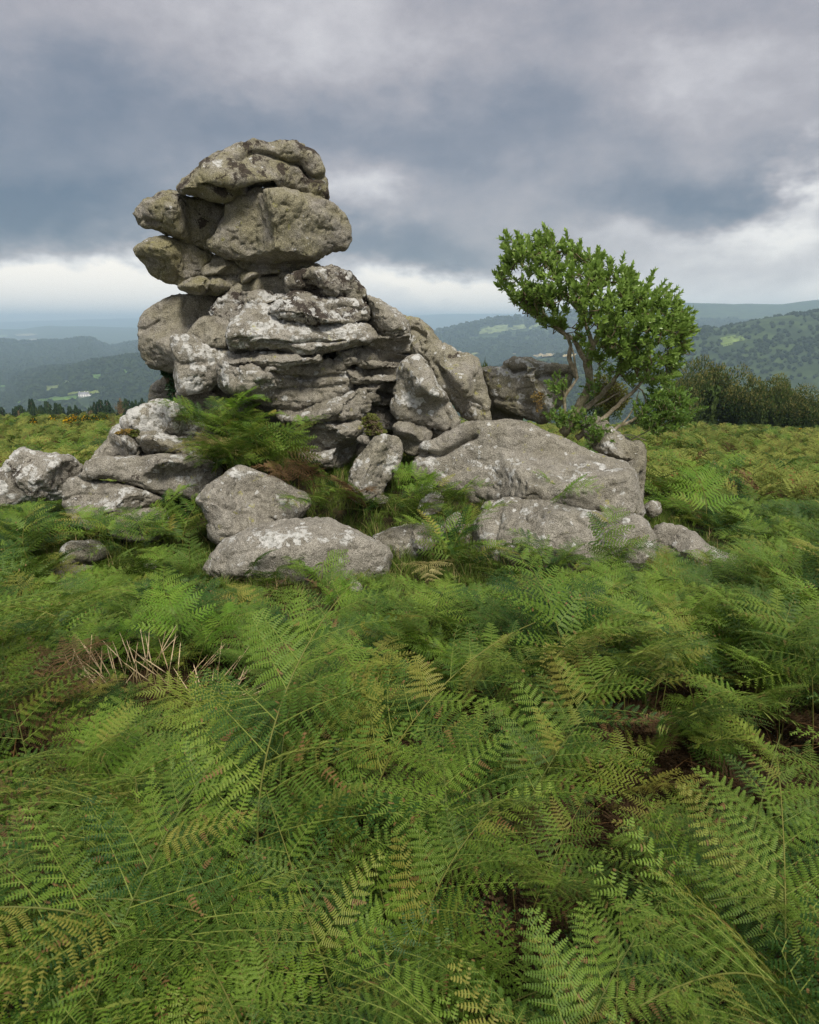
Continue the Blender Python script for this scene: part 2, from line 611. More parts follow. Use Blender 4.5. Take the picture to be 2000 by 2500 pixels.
def leaf_material(name, c1, c2, rough=0.6, trans=0.25, spec=0.3, extra=None, patch=0.6, vary=0.7, rib=None, aged=None):
    """foliage: two greens varied from plant to plant, some light passing through"""
    m, g = material(name)
    info = g.n('ShaderNodeObjectInfo')
    geo = g.n('ShaderNodeNewGeometry')
    f = g.math('ADD', g.math('MULTIPLY', info.outputs['Random'], vary), g.math('MULTIPLY', g.noise(geo.outputs['Position'], patch, 3, 0.5), 0.6))
    col = g.mix(g.step(f, 0.25, 0.3 + vary), c1, c2)
    if aged:
        col = g.mix(g.step(info.outputs['Random'], 0.88, 0.98), col, aged)
    if extra:
        at = g.n('ShaderNodeAttribute', attribute_name='wear')
        if rib:
            col = g.mix(g.step(at.outputs['Fac'], 0.15, 0.2), col, rib)
        col = g.mix(g.step(at.outputs['Fac'], 0.45, 0.55), col, extra)
    out = g.n('ShaderNodeOutputMaterial')
    b = g.n('ShaderNodeBsdfPrincipled')
    g.link(col, b.inputs['Base Color'])
    b.inputs['Roughness'].default_value = rough
    b.inputs['Specular IOR Level'].default_value = spec
    tr = g.n('ShaderNodeBsdfTranslucent')
    g.link(g.mix(0.5, col, tuple(min(1, c * 1.4) for c in c2)), tr.inputs['Color'])
    mx = g.n('ShaderNodeMixShader')
    mx.inputs[0].default_value = trans
    g.link(b.outputs[0], mx.inputs[1])
    g.link(tr.outputs[0], mx.inputs[2])
    g.link(mx.outputs[0], out.inputs['Surface'])
    return m


def bark_material(name, c1, c2, scale=25):
    m, g = material(name)
    geo = g.n('ShaderNodeNewGeometry')
    pos = geo.outputs['Position']
    n1 = g.noise(pos, scale, 5, 0.65)
    n2 = g.noise(pos, scale * 0.3, 4, 0.6)
    col = g.mix(g.step(n1, 0.35, 0.65), c1, c2)
    col = g.mix(g.math('MULTIPLY', g.step(n2, 0.5, 0.6), 0.5), col, (0.10, 0.11, 0.04))
    finish(g, col, 0.9, n1, 0.5, 0.01)
    return m


TEMPLATES = {}          # unlinked source meshes for the uncountable vegetation


def scatter(name, label, sources, pts, rots, scales, which):
    """one object whose geometry nodes set a source mesh on every point"""
    col = bpy.data.collections.new(name + "_sources")
    for i, me in enumerate(sources):
        ob = bpy.data.objects.new(f"{name}_source_{i:02d}", me)
        col.objects.link(ob)
    n = len(pts)
    me = bpy.data.meshes.new(name)
    me.vertices.add(n)
    me.vertices.foreach_set('co', np.asarray(pts, np.float32).ravel())
    a = me.attributes.new('rot', 'FLOAT_VECTOR', 'POINT')
    a.data.foreach_set('vector', np.asarray(rots, np.float32).ravel())
    sc = np.asarray(scales, np.float32)
    if sc.ndim == 1:
        sc = np.repeat(sc[:, None], 3, 1)
    a = me.attributes.new('siz', 'FLOAT_VECTOR', 'POINT')
    a.data.foreach_set('vector', sc.ravel())
    a = me.attributes.new('pick', 'INT', 'POINT')
    a.data.foreach_set('value', np.asarray(which, np.int32))
    o = link(name, me)
    tag(o, label, kind='stuff')
    ng = bpy.data.node_groups.new(name, 'GeometryNodeTree')
    ng.interface.new_socket('Geometry', in_out='INPUT', socket_type='NodeSocketGeometry')
    ng.interface.new_socket('Geometry', in_out='OUTPUT', socket_type='NodeSocketGeometry')
    N = ng.nodes
    gi, go = N.new('NodeGroupInput'), N.new('NodeGroupOutput')
    ci = N.new('GeometryNodeCollectionInfo')
    ci.inputs['Collection'].default_value = col
    ci.inputs['Separate Children'].default_value = True
    ci.inputs['Reset Children'].default_value = True
    iop = N.new('GeometryNodeInstanceOnPoints')
    iop.inputs['Pick Instance'].default_value = True

    def attr(nm, ty):
        nd = N.new('GeometryNodeInputNamedAttribute')
        nd.data_type = ty
        nd.inputs['Name'].default_value = nm
        return nd.outputs[0]
    e2r = N.new('FunctionNodeEulerToRotation')
    L = ng.links.new
    L(gi.outputs[0], iop.inputs['Points'])
    L(ci.outputs[0], iop.inputs['Instance'])
    L(attr('pick', 'INT'), iop.inputs['Instance Index'])
    L(attr('rot', 'FLOAT_VECTOR'), e2r.inputs[0])
    L(e2r.outputs[0], iop.inputs['Rotation'])
    L(attr('siz', 'FLOAT_VECTOR'), iop.inputs['Scale'])
    L(iop.outputs[0], go.inputs[0])
    md = o.modifiers.new('scatter', 'NODES')
    md.node_group = ng
    return o


def crown_blob(seed, n=130, squash=0.85):
    """a far tree crown: a lumpy shell of leaf masses"""
    rg = np.random.default_rng(seed)
    b = MB()
    for k in range(n):
        d = rg.normal(size=3)
        d /= np.linalg.norm(d)
        d[2] = abs(d[2]) * 1.0 if rg.random() < 0.8 else d[2]
        lump = 0.82 + 0.25 * vnoise((d * 2.1 + seed * 3.1)[None])[0] + rg.uniform(-0.12, 0.06)
        c = d * lump * np.array([0.5, 0.5, 0.5 * squash])
        c[2] += 0.42
        nrm = Vector(d + rg.normal(size=3) * 0.45).normalized()
        t = nrm.orthogonal().normalized()
        q = nrm.cross(t)
        s = rg.uniform(0.10, 0.19)
        a0 = rg.uniform(0, 6.28)
        vs = [Vector(c) + (t * math.cos(a0 + i * 2.094) + q * math.sin(a0 + i * 2.094)) * s * rg.uniform(0.7, 1.2) for i in range(3)]
        b.add(vs, [(0, 1, 2)])
    # inner mass so that the crown is not see-through
    seg = []
    for i in range(5):
        th = math.pi * (i + 0.5) / 5
        for j in range(7):
            ph = 2 * math.pi * j / 7
            seg.append((0.36 * math.sin(th) * math.cos(ph), 0.36 * math.sin(th) * math.sin(ph), 0.42 + 0.36 * squash * math.cos(th)))
    fs = [(i * 7 + j, (i + 1) * 7 + j, (i + 1) * 7 + (j + 1) % 7, i * 7 + (j + 1) % 7) for i in range(4) for j in range(7)]
    b.add(seg, fs)
    return b


def build_far_woods():
    m = leaf_material("far_wood_leaves", (0.020, 0.038, 0.012), (0.046, 0.070, 0.020), 0.8, 0.1, 0.1, patch=0.01)
    src = [crown_blob(s, squash=q).mesh(f"crown_{s}", m, False) for s, q in ((1, 0.8), (2, 1.0), (3, 1.15), (4, 0.9))]
    rg = np.random.default_rng(5)
    # candidate positions, thinner further away
    N = 150000
    y = 300 + 3500 * rg.random(N) ** 0.75
    u = rg.uniform(-0.72, 0.72, N)
    sp = 6.5 + y / 230
    x = u * y
    z, idx = terrain_z(x, y, True)
    kinds = np.array(['near'] + ['floor'] + [r['kind'] for r in RIDGES])[idx + 1]
    nz = vnoise(np.stack([x / 130, y / 130, x * 0 + 9], 1))
    prob = np.select([kinds == 'wood', kinds == 'floor', kinds == 'upper', kinds == 'scrub', kinds == 'near', kinds == 'patch', kinds == 'moor'],
                     [1.0, 0.75 + nz, 0.85 + nz * 0.6, 0.26 + 0.6 * nz, 0.7, 0.3, 0.0], 0.2)
    # the upper hill is open moor near its crest
    up = kinds == 'upper'
    prob[up & (z > -70)] *= 0.12
    prob[(kinds == 'scrub') & (z < -98)] = 0.7
    area_p = (y / sp ** 2)
    keep = rg.random(N) < np.clip(prob, 0, 1) * area_p / area_p.max()
    pix = project(np.stack([x, y, z], 1))
    top = project(np.stack([x, y, z + sp * 0.8], 1))
    yard = [(188, 958), (226, 958), (228, 1000), (186, 1000)]           # open ground round the farmhouse
    for poly, _, _ in FIELDS + [(yard, 0, 0)]:
        keep &= ~(in_poly(pix, poly) | in_poly(top, poly) | in_poly((pix + top) / 2, poly))
    # drop what nearer ground hides
    Ys = np.geomspace(62, 3900, 160)
    cols = np.linspace(-0.73, 0.73, 240)
    A = np.array([terrain_z(c * Ys, Ys) for c in cols])
    ang = np.maximum.accumulate((A - EYE) / Ys, axis=1)
    ci = np.clip(((u + 0.73) / 1.46 * 239).round().astype(int), 0, 239)
    yi = np.clip(np.searchsorted(Ys, y) - 2, 0, 159)
    keep &= (z + 16 - EYE) / y > ang[ci, yi]
    x, y, z, sp, kd = x[keep], y[keep], z[keep], sp[keep], kinds[keep]
    s = sp * rg.uniform(0.9, 1.7, len(x))
    s = np.where(kd == 'scrub', s * 0.42, s)
    rot = np.zeros((len(x), 3))
    rot[:, 2] = rg.uniform(0, 6.28, len(x))
    scatter("far_woodland", "dark green woods and scrub covering the valley sides", src,
            np.stack([x, y, z - s * 0.1], 1), rot, s, rg.integers(0, 4, len(x)))
    print("far trees", len(x))


build_far_woods()
# ------------------------------------------------------------------ granite
def granite_material():
    m, g = material("lichened_granite")
    geo = g.n('ShaderNodeNewGeometry')
    pos = geo.outputs['Position']
    nsep = g.n('ShaderNodeSeparateXYZ')
    g.link(geo.outputs['Normal'], nsep.inputs[0])
    nz = nsep.outputs[2]

    def prop(nm):
        return g.n('ShaderNodeAttribute', attribute_type='OBJECT', attribute_name=nm).outputs['Fac']
    white, dark, yel, grn = prop('white'), prop('dark'), prop('yellow'), prop('green')
    warp = g.vmath('SCALE', g.vmath('SUBTRACT', g.noise(pos, 9, 4, 0.65, col=True), (0.5, 0.5, 0.5)), scale=0.16)
    pw = g.vmath('ADD', pos, warp)
    pw2 = g.vmath('ADD', pos, g.vmath('SCALE', g.vmath('SUBTRACT', g.noise(pos, 24, 3, 0.6, col=True), (0.5, 0.5, 0.5)), scale=0.07))
    big = g.noise(pos, 1.7, 5, 0.6)
    mid = g.noise(pos, 7.0, 5, 0.65)
    fine = g.noise(pos, 55, 4, 0.7)
    grain = g.noise(pos, 170, 2, 0.6)
    base = g.mix(g.step(mid, 0.30, 0.68), (0.205, 0.192, 0.166), (0.390, 0.372, 0.334))
    base = g.mix(g.math('MULTIPLY', g.step(big, 0.35, 0.7), 0.55), base, (0.440, 0.422, 0.385))
    # algae tinge
    gm = g.math('MULTIPLY', g.step(g.noise(g.vmath('ADD', pos, (4.0, 1.0, 2.0)), 3.2, 5, 0.65), 0.32, 0.62), grn, clamp=True)
    base = g.mix(gm, base, (0.265, 0.248, 0.128))
    # crystal speckle
    sp = g.step(grain, 0.38, 0.62)
    base = g.mix(0.85, base, g.mix(sp, (0.42, 0.40, 0.37), (1.45, 1.43, 1.38)), 'MULTIPLY')
    base = g.mix(g.math('MULTIPLY', g.step(fine, 0.56, 0.68), 0.55), base, (0.052, 0.046, 0.038))
    base = g.mix(g.math('MULTIPLY', g.step(g.noise(g.vmath('ADD', pos, (7.0, 3.0, 1.0)), 38, 4, 0.7), 0.56, 0.70), 0.60), base, (0.360, 0.340, 0.290))
    # dark brown lichen: ragged patches
    dn = g.noise(g.vmath('ADD', pw, (3.1, 8.2, 5.5)), 4.3, 7, 0.72)
    dm = g.math('ADD', dn, g.math('MULTIPLY', nz, 0.05))
    dm = g.step(g.math('ADD', dm, g.math('MULTIPLY', dark, 0.30)), 0.70, 0.755)
    dtex = g.mix(g.step(fine, 0.3, 0.7), (0.026, 0.021, 0.018), (0.082, 0.064, 0.052))
    col = g.mix(g.math('MULTIPLY', dm, 0.93), base, dtex)

    # round crust lichens: cells of several sizes
    def crust(scale, off, lo, hi, amount, gate):
        v = g.n('ShaderNodeTexVoronoi', feature='F1')
        v.inputs['Scale'].default_value = scale
        v.inputs['Randomness'].default_value = 1.0
        g.link(g.vmath('ADD', pw2, off), v.inputs['Vector'])
        rr = g.n('ShaderNodeSeparateColor')
        g.link(v.outputs['Color'], rr.inputs[0])
        r = g.math('MULTIPLY', g.math('SUBTRACT', g.math('ADD', rr.outputs[0], amount), 1.0), gate)
        e = g.math('SUBTRACT', r, v.outputs['Distance'])
        return g.step(e, lo, hi)
    ragged = g.noise(g.vmath('ADD', pos, (1.1, 5.2, 9.5)), 26, 5, 0.72)
    up = g.math('MULTIPLY_ADD', nz, 0.5, 0.55)
    wn = g.noise(g.vmath('ADD', pw, (8.1, 2.2, 1.5)), 3.6, 7, 0.70)
    wn = g.math('ADD', wn, g.math('MULTIPLY', up, 0.09))
    wm = g.step(g.math('ADD', wn, g.math('MULTIPLY', white, 0.21)), 0.725, 0.748)
    wc1 = crust(5.2, (0.3, 0.1, 0.9), 0.0, 0.018, g.math('MULTIPLY', white, 1.1), 0.8)
    wc2 = crust(12.0, (2.3, 5.1, 1.9), 0.0, 0.03, g.math('MULTIPLY_ADD', white, 1.1, 0.06), 0.85)
    wmask = g.math('MAXIMUM', g.math('MAXIMUM', wm, wc1), wc2)
    wmask = g.math('MULTIPLY', wmask, g.step(ragged, 0.36, 0.47))
    wcol = g.mix(g.step(ragged, 0.35, 0.7), (0.50, 0.505, 0.475), (0.76, 0.755, 0.725))
    col = g.mix(g.math('MULTIPLY', wmask, 0.92), col, wcol)
    # yellow-green map lichen
    yc = crust(10.0, (5.5, 1.4, 7.7), 0.0, 0.12, yel, 0.8)
    yn = g.step(g.math('ADD', g.noise(g.vmath('ADD', pw, (0.7, 4.4, 6.6)), 5.0, 6, 0.7), g.math('MULTIPLY', yel, 0.16)), 0.69, 0.76)
    ym = g.math('MULTIPLY', g.math('MAXIMUM', yc, yn), g.step(ragged, 0.42, 0.58))
    col = g.mix(g.math('MULTIPLY', ym, 0.75), col, (0.400, 0.385, 0.110))
    h = g.math('ADD', g.math('MULTIPLY', mid, 0.7), g.math('MULTIPLY', fine, 0.45))
    h = g.math('ADD', h, g.math('MULTIPLY', grain, 0.16))
    h = g.math('ADD', h, g.math('MULTIPLY', wmask, 0.06))
    finish(g, col, 0.93, h, 1.0, 0.05, 0.15)
    return m


GRANITE = granite_material()
ROCKS = []              # everything queued here is built together at the end
FRONT = {}


def rock(name, poly, Y, tf, tb, rim=0.35, dome=0.5, planes=(), cracks=(), vox=0.014, rough=1.0, strata=0.0, grow=3.0,
         white=0.3, dark=0.2, yellow=0.2, green=0.3, parent=None, label=None, cat='rock', group=None, facets=4, seed=None, low=1.0, bumpy=1.0):
    ROCKS.append(dict(locals()))


def rock_shell(k):
    """closed solid from a front outline: rounded rim, domed and faceted faces, real thickness"""
    poly = np.array(k['poly'], float)
    c2 = poly.mean(0)
    if k['grow']:
        d = poly - c2
        poly = c2 + d * (1 + k['grow'] / np.maximum(np.hypot(*d.T), 1))[:, None]
    size = math.sqrt(abs(0.5 * np.sum(poly[:, 0] * np.roll(poly[:, 1], -1) - np.roll(poly[:, 0], -1) * poly[:, 1])))
    line = smooth_line(poly, max(3.0, size / 45), True)
    step = max(4.0, size / 24)
    gx, gy = np.meshgrid(np.arange(line[:, 0].min(), line[:, 0].max(), step), np.arange(line[:, 1].min(), line[:, 1].max(), step))
    rg = np.random.default_rng(k['seed'] if k['seed'] is not None else int(abs(c2[0] * 13 + c2[1] * 7)))
    ins = np.stack([gx.ravel(), gy.ravel()], 1) + rg.uniform(-0.2, 0.2, (gx.size, 2)) * step
    ins = ins[in_poly(ins, line)]
    dd = line_dist(ins, line, True)
    ins = ins[dd > step * 0.35]
    # an inner ring close to the rim keeps the rounding crisp
    ring = []
    for f in (0.985, 0.955, 0.90):
        ring.append(c2 + (line - c2) * f)
    ring = np.concatenate(ring)
    ring = ring[in_poly(ring, line)]
    pts = np.concatenate([line, ins, ring])
    n = len(line)
    vs, _, fs, orig, *_ = delaunay_2d_cdt([Vector(p) for p in pts], [(i, (i + 1) % n) for i in range(n)], [], 1, 1e-3)
    v2 = np.array([tuple(p) for p in vs])
    d = line_dist(v2, line, True)
    d[d < 1e-2] = 0
    dmax = d.max()
    R = max(k['rim'] * dmax, 1e-3)
    rnd = np.sqrt(np.clip(1 - (1 - np.clip(d / R, 0, 1)) ** 2, 0, 1))
    dm = (d / dmax) ** 0.75
    front = k['tf'] * ((1 - k['dome']) + k['dome'] * dm)
    # facets: flat cuts through the dome
    for q in range(k['facets']):
        a = rg.uniform(0, 2 * math.pi)
        gvec = np.array([math.cos(a), math.sin(a)]) * k['tf'] * rg.uniform(0.6, 1.5) / (size * 0.5)
        at = c2 + rg.normal(size=2) * size * 0.12
        front = np.minimum(front, k['tf'] * rg.uniform(0.78, 0.98) - (v2 - at) @ gvec)
    front = np.maximum(front, 0.22 * k['tf'])
    for (px, py, d0, gxx, gyy) in k['planes']:
        front = np.minimum(front, d0 + (v2[:, 0] - px) * gxx / 100 + (v2[:, 1] - py) * gyy / 100)
    front = np.maximum(front, -0.16 * k['tb']) * rnd
    back = k['tb'] * (0.55 + 0.45 * dm) * rnd
    c3 = P(c2[0], c2[1], k['Y'])
    tocam = np.array([0, 0, EYE]) - c3
    tocam /= np.linalg.norm(tocam)
    right = np.cross(np.array([0, 0, 1.0]), -tocam)
    right = -np.cross(tocam, np.array([0, 0, 1.0])) if False else np.array([-tocam[1], tocam[0], 0])
    right /= np.linalg.norm(right)
    if right[0] < 0:
        right = -right
    # outline lies in the plane through c3 that faces the viewpoint
    dirs = np.array([pix_dir(a, b) for a, b in v2])
    t = ((c3 - np.array([0, 0, EYE])) @ tocam) / (dirs @ tocam)
    base = np.array([0, 0, EYE]) + dirs * t[:, None]
    vf = base + tocam * front[:, None]
    vb = base - tocam * back[:, None]
    rim_ids = d == 0
    nv = len(v2)
    remap = np.where(rim_ids, np.arange(nv), np.arange(nv) + nv)
    V = np.concatenate([vf, vb])
    F = [tuple(f) for f in fs] + [tuple(int(remap[i]) for i in reversed(f)) for f in fs]
    return V, F


def laplace(v, e, it, lam=0.5):
    n = len(v)
    deg = np.bincount(e.ravel(), minlength=n).astype(float)
    for _ in range(it):
        s = np.zeros_like(v)
        for c in range(3):
            s[:, c] = np.bincount(e[:, 0], v[e[:, 1], c], n) + np.bincount(e[:, 1], v[e[:, 0], c], n)
        v = v + lam * (s / np.maximum(deg, 1)[:, None] - v)
    return v


def build_rocks():
    temps = []
    for k in ROCKS:
        V, F = rock_shell(k)
        me = mesh_np("shell", V, [i for f in F for i in f], [len(f) for f in F])
        o = link("shell", me)
        md = o.modifiers.new('r', 'REMESH')
        md.mode = 'VOXEL'
        md.voxel_size = k['vox'] * 1.12
        md.use_smooth_shade = True
        temps.append(o)
    dg = bpy.context.evaluated_depsgraph_get()
    tri = 0
    for k, o in zip(ROCKS, temps):
        me = bpy.data.meshes.new_from_object(o.evaluated_get(dg))
        n = len(me.vertices)
        v = np.empty(n * 3, np.float32)
        me.vertices.foreach_get('co', v)
        v = v.reshape(-1, 3).astype(float)
        e = np.empty(len(me.edges) * 2, np.int32)
        me.edges.foreach_get('vertices', e)
        e = e.reshape(-1, 2)
        v = laplace(v, e, 3)
        me.vertices.foreach_set('co', v.astype(np.float32).ravel())
        me.update()
        nr = np.empty(n * 3, np.float32)
        me.vertices.foreach_get('normal', nr)
        nr = nr.reshape(-1, 3)
        ext = np.sort(v.max(0) - v.min(0))[1]
        sd = (hash(k['label'] or k['name']) % 97 if False else len(ROCKS) * 0 + ROCKS.index(k)) * 1.7
        q = v + sd
        r = k['rough']
        disp = 0.040 * ext * k['low'] * fbm(q * (1.6 / ext), 3, 0.5)
        disp = disp + 0.024 * r * min(1, ext) * fbm(q * 5.0, 3, 0.55)
        disp = disp + 0.0085 * r * k['bumpy'] * fbm(q * 19.0, 2, 0.6)
        disp = disp - 0.026 * r * k['bumpy'] * np.clip(fbm(q * 9.0 + 5, 2, 0.5, True) - 0.95, 0, 1) * 2.0
        if k['strata']:
            wob = fbm(q * 1.1, 3) * 0.11
            st = fbm(np.stack([q[:, 0] * 0.9, q[:, 1] * 0.9, (q[:, 2] + wob + 0.06 * q[:, 0]) * 7.5], 1), 3, 0.55)
            disp = disp + 0.6 * k['strata'] * (np.clip(st, -0.9, 0.35) - 0.1)
            # thin beds with sharp joints that open and close along their length
            lay = (v[:, 2] + 0.35 * wob + 0.05 * v[:, 0] + 0.03 * vnoise(v * 2.3)) * 9.5
            fr = np.abs(2 * (lay - np.floor(lay)) - 1)
            opening = np.clip(0.55 + 1.3 * vnoise(np.stack([v[:, 0] * 1.6, np.floor(lay) * 0.37 + 5, v[:, 1] * 1.6], 1)), 0, 1)
            disp = disp - 1.35 * k['strata'] * opening * fr ** 7
        disp = disp * np.clip(0.35 + ext * 1.2, 0, 1)
        carve = np.zeros(n)
        if k['cracks']:
            pix = project(v)
            tc = np.array([0, 0, EYE]) - v
            tc /= np.linalg.norm(tc, axis=1)[:, None]
            facing = np.clip((nr * tc).sum(1) * 2.5 + 0.4, 0, 1)
            wob = 5.0 * vnoise(q * 7.0) + 2.5 * vnoise(q * 19.0)
            for line, wd, dp in k['cracks']:
                dd = np.abs(line_dist(pix, smooth_line(line, 8)) + wob * 0.5 - 1.0)
                sh = np.exp(-(dd / wd) ** 2) + 0.30 * np.exp(-(dd / (wd * 3.2)) ** 2)
                carve = np.maximum(carve, dp * sh * facing)
        v = v + nr * (disp - carve)[:, None]
        me.vertices.foreach_set('co', v.astype(np.float32).ravel())
        me.polygons.foreach_set('use_smooth', np.ones(len(me.polygons), bool))
        me.update()
        me.materials.clear()
        me.materials.append(GRANITE)
        me.name = k['name']
        tri += 2 * len(me.polygons)
        ob = link(k['name'], me, k['parent'])
        if k['parent'] is not None:
            ob.location = -k['parent'].location
        for pn in ('white', 'dark', 'yellow', 'green'):
            ob[pn] = float(k[pn])
        if k['parent'] is None:
            tag(ob, k['label'], k['cat'], k['group'])
    for o in temps:
        sm = o.data
        bpy.data.objects.remove(o)
        bpy.data.meshes.remove(sm)
    print("rock triangles", tri, "rocks", len(ROCKS))


Z1 = lambda *p: Z(300, 320, 600 / 1725, p)
Z2 = lambda *p: Z(320, 640, 900 / 1725, p)
Z3 = lambda *p: Z(0, 900, 800 / 1725, p)
Z4 = lambda *p: Z(750, 900, 1100 / 1725, p)
Z5 = lambda *p: Z(1150, 540, 600 / 1725, p)


def pl(zf, x, y, d0, gx, gy):
    a = zf((x, y))[0]
    return (a[0], a[1], d0, gx, gy)


# --- the balanced stack
rock("boulder", Z1((395, 405), (430, 360), (480, 310), (540, 255), (590, 205), (650, 165), (740, 140), (830, 115), (930, 100), (1040, 85), (1140, 72), (1215, 80), (1265, 110), (1310, 150), (1345, 190), (1365, 240), (1390, 280), (1410, 340), (1425, 390), (1437, 440), (1435, 480), (1420, 488), (1370, 475), (1340, 485), (1300, 460), (1230, 435), (1150, 410), (1060, 392), (970, 392), (905, 412), (890, 455), (820, 465), (740, 512), (640, 502), (560, 468), (480, 450), (420, 430)),
     7.75, 0.52, 0.75, rim=0.42, dome=0.35, vox=0.011, planes=[pl(Z1, 900, 200, 0.42, 0.0, 0.22)],
     cracks=[(Z1((500, 380), (560, 398), (640, 416), (740, 436), (800, 432), (860, 416), (900, 398), (970, 380), (1060, 378)), 5, 0.10),
             (Z1((800, 190), (850, 175), (930, 150), (1000, 160), (1060, 180), (1120, 205), (1170, 222), (1240, 236), (1280, 290), (1340, 330), (1395, 325)), 4.5, 0.075)],
     white=0.16, dark=0.50, yellow=0.20, green=0.75, label="wedge-shaped cracked granite boulder capping the very top of the tall stack")
rock("boulder", Z1((905, 405), (970, 380), (1060, 380), (1150, 400), (1230, 425), (1300, 450), (1340, 475), (1390, 485), (1450, 520), (1510, 560), (1550, 600), (1570, 660), (1580, 740), (1575, 790), (1550, 825), (1480, 855), (1420, 885), (1370, 910), (1320, 945), (1250, 955), (1150, 970), (1050, 985), (960, 990), (900, 985), (850, 955), (780, 905), (700, 880), (640, 855), (605, 830), (600, 780), (640, 740), (655, 680), (700, 610), (720, 550), (740, 505), (820, 460), (890, 440)),
     7.70, 0.75, 0.85, rim=0.34, dome=0.25, facets=1, vox=0.011, rough=1.0, low=0.9,
     planes=[pl(Z1, 940, 560, 0.62, -0.26, 0.0), pl(Z1, 940, 560, 0.62, 0.42, 0.05), pl(Z1, 930, 800, 0.64, 0.12, -1.7), pl(Z1, 1000, 450, 0.50, 0.02, 0.50)],
     white=0.17, dark=0.06, yellow=0.42, green=0.62, label="big angular overhanging boulder with a white lichen streak, under the capping boulder")
rock("boulder", Z1((80, 580), (110, 545), (170, 500), (240, 470), (310, 450), (380, 445), (450, 455), (520, 458), (580, 480), (640, 505), (700, 512), (745, 512), (740, 560), (720, 620), (675, 690), (655, 740), (620, 790), (610, 838), (540, 820), (460, 795), (390, 765), (340, 745), (310, 725), (220, 705), (150, 690), (105, 675), (90, 630)),
     7.85, 0.50, 0.75, rim=0.5, dome=0.4, vox=0.011, planes=[pl(Z1, 300, 640, 0.42, 0.12, -0.5)],
     cracks=[(Z1((95, 640), (150, 625), (210, 640), (280, 660), (330, 690)), 6, 0.03)],
     white=0.18, dark=0.40, yellow=0.12, green=0.80, label="long wedge boulder jutting left, resting against the big overhanging boulder")
rock("boulder", Z1((80, 830), (110, 800), (170, 765), (240, 750), (320, 750), (380, 765), (460, 795), (540, 822), (600, 838), (650, 860), (710, 890), (650, 940), (590, 975), (590, 1020), (520, 1030), (450, 1050), (400, 1085), (350, 1065), (280, 1040), (200, 985), (140, 930), (90, 880)),
     7.85, 0.48, 0.70, rim=0.5, dome=0.4, vox=0.011, planes=[pl(Z1, 380, 975, 0.50, -0.12, -0.85), pl(Z1, 100, 800, 0.2, 0.25, 0.1)],
     white=0.12, dark=0.16, yellow=0.14, green=0.85, label="rounded wedge boulder jutting left below the long wedge boulder")
rock("stone", Z1((560, 975), (600, 940), (640, 905), (700, 880), (780, 900), (850, 950), (890, 995), (780, 1015), (680, 1025), (620, 1022), (575, 1018)),
     7.80, 0.36, 0.5, rim=0.6, vox=0.011, white=0.06, dark=0.15, yellow=0.05, green=0.5, label="small dark wedge stone pinched beneath the big overhanging boulder")
rock("flat_rock", Z1((395, 1085), (420, 1060), (480, 1040), (560, 1025), (620, 1018), (680, 1020), (780, 1008), (840, 995), (855, 1072), (770, 1107), (700, 1132), (640, 1147), (570, 1138), (480, 1128), (410, 1108)),
     7.75, 0.40, 0.6, rim=0.7, vox=0.011, cracks=[(Z1((605, 1025), (588, 1060), (592, 1100), (610, 1135)), 4, 0.05)],
     white=0.08, dark=0.12, yellow=0.08, green=0.85, label="thin cracked slab at the bottom of the balanced stack")
rock("stone", Z1((825, 1005), (880, 992), (950, 995), (965, 1022), (905, 1052), (845, 1078)), 7.76, 0.34, 0.4, rim=0.7, vox=0.011,
     white=0.08, dark=0.1, yellow=0.05, green=0.8, label="little flat stone at the right end of the thin cracked slab")
rock("flat_rock", Z1((740, 1130), (800, 1085), (850, 1065), (950, 1040), (1100, 1030), (1180, 1030), (1200, 1090), (1200, 1150), (1000, 1165), (850, 1175), (760, 1165)),
     7.80, 0.30, 0.7, rim=0.7, vox=0.012, white=0.15, dark=0.15, yellow=0.1, green=0.6, label="low rounded slab between the thin slab and the knobbly cap stone")
rock("stone", Z1((880, 1040), (900, 985), (1000, 965), (1145, 960), (1250, 945), (1330, 935), (1380, 950), (1350, 1000), (1280, 1030), (1180, 1060), (1000, 1070)), 8.05, 0.3, 0.5, rim=0.6, vox=0.012,
     white=0.06, dark=0.2, yellow=0.05, green=0.5, label="narrow shadowed stone propping the right side of the overhanging boulder")
rock("boulder", Z2((728, 100), (750, 70), (800, 45), (860, 30), (920, 22), (980, 30), (1030, 55), (1055, 85), (1100, 110), (1114, 150), (1105, 195), (1060, 190), (980, 178), (880, 176), (800, 168), (745, 155), (728, 132)),
     7.55, 0.42, 0.6, rim=0.5, dome=0.4, vox=0.011, rough=1.5, planes=[pl(Z2, 1040, 100, 0.32, -0.5, 0)],
     cracks=[(Z2((728, 128), (790, 128), (850, 130), (920, 128), (1000, 140)), 4, 0.035), (Z2((1040, 80), (1060, 110), (1062, 150)), 4, 0.03)],
     white=0.34, dark=0.62, yellow=0.10, green=0.35, label="knobbly cap stone blotched dark brown, right of the balanced stack")

